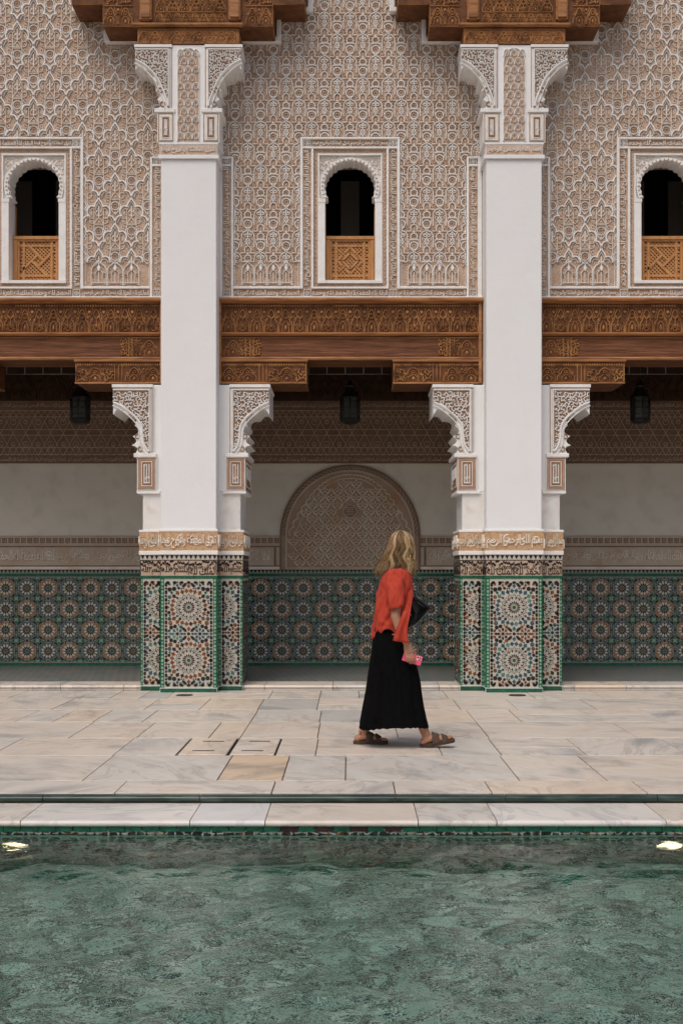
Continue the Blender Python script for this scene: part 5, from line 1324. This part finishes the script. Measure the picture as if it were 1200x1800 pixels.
# left arm, bent over the bag
WL = (.06,.225,1.03)
T3([(-.02,.155,1.29),(.0,.225,1.18),(.02,.25,1.06),(.04,.245,1.04),WL], [.050,.043,.038,.034,.026]); T3([WL,(.09,.215,1.02),(.115,.20,1.0)], [.026,.032,.034], 12, .6)
for i in range(4): T3([(.11,.20-.0,1.025-i*.017),(.145,.185,1.015-i*.017),(.16,.165,1.005-i*.016)], [.0095,.009,.007], 8)
T3([(.085,.20,1.04),(.11,.175,1.045),(.135,.16,1.035)], [.012,.010,.008], 8)
me = b.mesh('body_tubes', skin); tmp = link('body_tubes', me)
md = tmp.modifiers.new('r', 'REMESH'); md.mode = 'VOXEL'; md.voxel_size = .003; md.use_smooth_shade = True
ms = tmp.modifiers.new('s', 'SMOOTH'); ms.factor = .5; ms.iterations = 3
bpy.context.view_layer.update(); dg = bpy.context.evaluated_depsgraph_get()
me2 = bpy.data.meshes.new_from_object(tmp.evaluated_get(dg)); me2.materials.clear(); me2.materials.append(skin)
bpy.data.objects.remove(tmp); me2.polygons.foreach_set('use_smooth', [True]*len(me2.polygons)); link('body', me2, wo)

def interp(tab, t):
    for (a, va), (b_, vb) in zip(tab, tab[1:]):
        if a <= t <= b_: return va+(vb-va)*(t-a)/(b_-a)
    return tab[-1][1] if t > tab[-1][0] else tab[0][1]
def loft(name, rows, n, fx, mat, parent, solid=.003, offs=None, e_=.86):
    """rows: (zy, left, right, half width); superellipse rings"""
    vs = []; fs = []
    for ri, (zy, l, r_, hy) in enumerate(rows):
        cx_, rx = (hx(l)+hx(r_))/2, (hx(r_)-hx(l))/2
        for i in range(n):
            th = 2*pi*i/n; c_, s_ = cos(th), sin(th)
            x = cx_+rx*math.copysign(abs(c_)**e_, c_); y = hy*math.copysign(abs(s_)**e_, s_); z = hz(zy)
            if offs: dx, dy, dz = offs(ri/(len(rows)-1), th, x, y, z); x += dx; y += dy; z += dz
            vs.append((x, y+fx, z))
    for ri in range(len(rows)-1):
        for i in range(n): fs.append((ri*n+i, ri*n+(i+1) % n, (ri+1)*n+(i+1) % n, (ri+1)*n+i))
    m_ = MB(); m_.add(vs, fs, 0, True); o = m_.build(name, mat, parent)
    md = o.modifiers.new('thickness', 'SOLIDIFY'); md.thickness = solid
    return o
def rows_of(lt, rt, hw, ys): return [(y, interp(lt, y), interp(rt, y), interp(hw, y)) for y in ys]
# skirt
def sk(t, th, x, y, z):
    fold = (.006*sin(th*9+t*2)+.005*sin(th*14-1.3+t))*t
    rib = .0022*sin(th*70)
    r = hypot(x+.0, y) or 1
    dz = 0
    if t > .999: dz = .0075*abs(sin(th*17))-.010*sin(th*2+.6)
    swing = .010*sin(th*2+.4)*t
    return ((fold+rib)*cos(th), (fold+rib)*sin(th)+swing*0, dz+.004*sin(th*3)*t)
ys = [790+i*(1566-790)/38 for i in range(39)]
loft('skirt', rows_of([(790,262),(862,246),(960,238),(1050,226),(1150,212),(1300,192),(1450,163),(1566,142)], [(790,470),(862,497),(960,528),(1050,560),(1150,588),(1230,604),(1300,612),(1400,626),(1500,646),(1566,664)], [(790,.145),(862,.165),(960,.185),(1100,.195),(1300,.20),(1566,.235)], ys), 220, 0, knit, wo, .003, sk, .62)
# shirt
def bl(t, th, x, y, z):
    w = (.007*sin(th*4+z*17)+.006*sin(th*6-z*31+1)+.0045*sin(th*9+z*52+2*sin(z*20))+.003*sin(th*15-z*33))*min(1, t*2)
    dz = 0
    if t > .55:
        k = ((t-.55)/.45)**1.5; d = (th-pi*1.47); d2 = (th-pi*.5)
        dz = k*(.085*math.exp(-(d/.42)**2)+.08*math.exp(-(d2/.4)**2)+.006*sin(th*5))
    return (w*cos(th), w*sin(th), dz)
ys = [340+i*(884-340)/34 for i in range(35)]
blouse = loft('blouse', rows_of([(340,372),(365,345),(390,318),(450,297),(500,289),(560,279),(620,269),(700,257),(760,249),(820,242),(884,236)], [(340,505),(365,525),(390,535),(450,544),(500,547),(560,541),(620,530),(700,513),(760,500),(820,492),(884,500)], [(340,.085),(365,.125),(390,.140),(450,.160),(520,.165),(700,.168),(884,.172)], ys), 120, 0, linen, wo, .003, bl)
# sleeves
for sg in (-1, 1):
    m_ = MB(); n = 40; vs = []; fs = []; K = 16
    path = [(400,385,.125,.052,.055),(404,420,.165,.062,.060),(408,480,.205,.066,.064),(412,560,.235,.060,.062),(414,645,.250,.052,.060)]
    for q in range(K+1):
        t = q/K*4; i0 = min(3, int(t)); f = t-i0; p = [a+(c_-a)*f for a, c_ in zip(path[i0], path[i0+1])]
        for i in range(n):
            th = 2*pi*i/n; wv = 1+.06*sin(th*3+q*.7)+.05*sin(th*4-q*1.1+1)+.03*sin(th*8+q*1.6)
            vs.append((hx(p[0])+p[3]*cos(th)*wv, sg*p[2]+p[4]*.8*sin(th)*wv, hz(p[1])-.018*(-cos(th))*(q/K)+(.004*sin(th*6) if q == K else 0)))
    for q in range(K):
        for i in range(n): fs.append((q*n+i, q*n+(i+1) % n, (q+1)*n+(i+1) % n, (q+1)*n+i))
    m_.add(vs, fs, 0, True); o = m_.build('sleeve', linen, blouse); md = o.modifiers.new('thickness', 'SOLIDIFY'); md.thickness = .003
# loose front tail that swings over the forearm
m_ = MB(); K, J = 18, 8; vs = []; fs = []
LE = [(480,505),(560,496),(640,474),(740,438),(830,402),(888,386)]; RE = [(480,546),(560,541),(700,513),(800,493),(860,497),(908,506)]
for q in range(K+1):
    t = q/K; yl_ = 480+(888-480)*t; yr_ = 480+(908-480)*t
    for j_ in range(J+1):
        u = j_/J; zx = interp(LE, yl_)*(1-u)+interp(RE, yr_)*u; zy = yl_*(1-u)+yr_*u
        y = -.055-.232*min(1, t*1.9)+.022*sin(u*9+t*3)*t*.5-.02*sin(u*pi)*(1-t)
        vs.append((hx(zx), y, hz(zy)))
for q in range(K):
    for j_ in range(J): a = q*(J+1)+j_; fs.append((a, a+1, a+J+2, a+J+1))
m_.add(vs, fs, 0, True); o = m_.build('shirt_tail', linen, blouse); md = o.modifiers.new('thickness', 'SOLIDIFY'); md.thickness = .003
# collar and inner black top
m_ = MB(); m_.tube([(hx(395),-.06,hz(350)),(hx(372),0,hz(338)),(hx(395),.06,hz(350)),(hx(470),.085,hz(365)),(hx(525),.04,hz(400)),(hx(535),-.02,hz(420)),(hx(505),-.075,hz(372)),(hx(440),-.085,hz(352)),(hx(395),-.06,hz(350))], .016, 8); m_.build('collar', linen, blouse)
loft('black_top', rows_of([(500,420),(880,420)], [(500,540),(560,545),(640,540),(700,530),(800,515),(880,505)], [(500,.10),(880,.12)], [500,560,620,680,740,800,880]), 40, .03, knit, wo)
# hair: dark under-shell with many wavy locks over it
def hr(phi, t):
    """radius in x and y and height along a lock; phi 0 is the walking direction"""
    z = 1.700-.345*t**1.10
    k = sqrt(max(0, 1-(1-min(1, t*2.7))**2))
    rx = .099*k+.020*max(0, t-.35)+(.085*max(0, t-.40)**1.25*2.2*max(0, -cos(phi)) if cos(phi) < 0 else .004*max(0, t-.4)); ry = .102*k+.018*max(0, t-.4)
    cx_ = .022-.010*t
    return cx_+rx*cos(phi), .012+ry*sin(phi), z
m_ = MB(); vs = []; fs = []; n = 36; K = 14
for q in range(K+1):
    for i in range(n):
        x, y, z = hr(2*pi*i/n, .93*q/K); f = .95+.025*sin(i*2.3+q*.5)
        vs.append((.02+(x-.02)*f, .012+(y-.012)*f, z-.003))
for q in range(K):
    for i in range(n): fs.append((q*n+i, q*n+(i+1) % n, (q+1)*n+(i+1) % n, (q+1)*n+i))
m_.add(vs, fs, 0, True); hair = m_.build('hair', hairm, wo)
rh = random.Random(5); m_ = MB(); NL = 34
lock = [(rh.uniform(0, 6.3), rh.uniform(.010, .022), rh.uniform(12, 18), rh.uniform(-.5, .5), rh.uniform(.97, 1.06), rh.uniform(.90, 1.04)) for _ in range(NL)]
for i in range(2100):
    lk = rh.randrange(NL); e2, amp, fq, tone, sh, e1 = lock[lk]; dphi = rh.gauss(0, .42)/NL*2*pi
    phi = (lk+.5)/NL*2*pi+dphi; e1 += rh.uniform(-.05, .02); t0 = rh.uniform(.0, .08) if rh.random() < .7 else rh.uniform(.1, .5); P = []
    stray = rh.gauss(0, .012)
    for q in range(15):
        t = t0+(e1-t0)*q/14; pin = 1-.35*t*(dphi*NL/(2*pi))**2
        x, y, z = hr(phi-dphi*.35*t+.06*sin(t*6+e2)*t, t); w = amp*min(1, t*1.7)*sin(fq*t+e2+dphi*3); rad = 1+(sh-1)*min(1, t*2)+(.035*cos(dphi*NL*.9)-.02+stray*.5)*min(1, t*2)
        P.append((.02+(x-.02)*rad-w*sin(phi)+stray*t*.6, .012+(y-.012)*rad+w*cos(phi), z+.003+.3*w*t))
    r0 = rh.uniform(.0011, .0028); cphi = cos(phi)
    g_ = tone+rh.uniform(-.35, .35)+(.28 if cphi > .30 else -.16 if cphi > -.40 else .04); mi = 0 if g_ < -.38 else 1 if g_ < .02 else 2 if g_ < .5 else 3
    m_.tube(P, [r0*(.8 if q == 0 else 1-.7*max(0, q-8)/6) for q in range(15)], 3, mi, False)
m_.build('hair_locks', hairm, hair)
# sandals
for F, y, sgn in ((FL, yl, 1), (FR, yr, -1)):
    s_ = MB(); ol = [(-.004,-.018),(-.010,0),(-.004,.018),(.03,.034),(.09,.036),(.15,.045),(.20,.048),(.24,.040),(.262,.018),(.268,-.005),(.258,-.03),(.225,-.044),(.17,-.045),(.10,-.036),(.03,-.034)]
    k = len(ol); n0 = len(s_.v)
    vs = [F(u, sgn*v, .0) for u, v in ol]+[F(u-.0, sgn*v*1.02, .022) for u, v in ol]+[F(u*.995, sgn*v*.94, .028) for u, v in ol]
    fs = [list(range(k)), list(range(2*k, 3*k))]+[(i+a*k, (i+1) % k+a*k, (i+1) % k+(a+1)*k, i+(a+1)*k) for i in range(k) for a in (0, 1)]
    s_.add(vs, fs, 0); so = s_.build('sandal', cork, wo)
    s_ = MB()
    for (ua, ub, ht) in ((.088, .142, .108), (.170, .215, .083)):
        vs = []; fs = []; nn = 13
        for i in range(nn):
            a = pi*i/(nn-1); v = -.046*cos(a)*(1 if ua < .12 else 1.03); w = .014+(ht-.014)*sin(a)**.72
            for u, dw_ in ((ua, 0), (ua+.001, .004), (ub, .004-.010*sin(a)), (ub+.001, -.012*sin(a))): vs.append(F(u+.012*sin(a)*(1 if ua < .12 else 0), v*(1-.10*w/.1), w+dw_-(.018*sin(a) if u > ua+.01 else 0)))
        for i in range(nn-1):
            for c_ in range(3): fs.append((i*4+c_, i*4+c_+1, i*4+c_+5, i*4+c_+4))
        s_.add(vs, fs, 0, True)
    o = s_.build('strap', suede, so); md = o.modifiers.new('thickness', 'SOLIDIFY'); md.thickness = .004
m_ = MB(); P = [(WR[0]-.006+.030*cos(t), WR[1]+.026*sin(t), WR[2]+.022+.006*cos(t)) for t in np.linspace(0, 2*pi, 17)]; m_.tube(P, .0025, 6); m_.build('bracelet', silver, wo)
# phone
ph = empty('phone', (wo.location.x+.098, PY-.214, .707), 'pink phone held low in the hand of the walking woman', 'phone'); ph.rotation_euler = (0, radians(17), radians(-6))
m_ = MB(); m_.box(-.075, .075, -.0045, .0045, -.037, .037); m_.build('case', pink, ph, bevel=.004)
m_ = MB(); m_.box(.028, .068, -.0068, -.0044, -.002, .031); cmod = m_.build('camera_module', pinkm, ph, bevel=.0015)
for x, z in ((.039, .022), (.057, .022), (.057, .006)): m_ = MB(); m_.lathe([(.0005, .0015), (.0055, .0015), (.0065, 0)], (0, 0, 0), 12); m_.v = [(x+p[0], -.0068-p[2], z+p[1]) for p in m_.v]; m_.build('lens', lens, cmod)
# bag
bg_ = empty('handbag', (wo.location.x, PY, 0), 'black leather shoulder bag under the far arm of the walking woman', 'handbag')
m_ = MB(); B = [(535,585),(575,566),(622,590),(668,630),(692,652),(684,672),(640,722),(596,772),(556,800),(512,808),(498,770),(500,690)]
pts = [(hx(a), hz(c_)) for a, c_ in B]; cxb = sum(p[0] for p in pts)/len(pts); czb = sum(p[1] for p in pts)/len(pts); k = len(pts); vs = []
for y, sc_ in ((.02,.82),(.035,.97),(.075,1.0),(.115,.97),(.13,.82)): vs += [(cxb+(x-cxb)*sc_, y, czb+(z-czb)*sc_) for x, z in pts]
fs = [list(range(k)), list(range(4*k, 5*k))]+[(i+a*k, (i+1) % k+a*k, (i+1) % k+(a+1)*k, i+(a+1)*k) for i in range(k) for a in range(4)]
m_.add(vs, fs, 0, True); m_.build('bag_body', leath, bg_)
m_ = MB(); m_.tube([(hx(560),.03,hz(590)),(hx(610),.018,hz(625)),(hx(655),.03,hz(655))], [.010,.018,.008], 8, squash=.5); m_.tube([(hx(545),.03,hz(620)),(hx(575),.016,hz(700)),(hx(560),.03,hz(780))], [.008,.014,.008], 8, squash=.5); m_.build('fold', leath, bg_)
m_ = MB(); m_.tube([(hx(500),.10,hz(372)),(hx(533),.10,hz(430)),(hx(556),.09,hz(500)),(hx(578),.075,hz(575))], .007, 8, squash=.6); m_.tube([(hx(480),.13,hz(372)),(hx(530),.14,hz(450)),(hx(545),.12,hz(600))], .007, 8, squash=.6); m_.build('strap', leath, bg_)
m_ = MB(); P = [(hx(581)+.012*cos(t), .06+.002*sin(3*t), hz(573)+.012*sin(t)) for t in np.linspace(0, 2*pi, 13)]; m_.tube(P, .002, 6); m_.build('clasp', silver, bg_)
m_ = MB(); m_.box(hx(508), hx(536), .008, .016, hz(710), hz(704)); m_.build('buckle', silver, bg_)
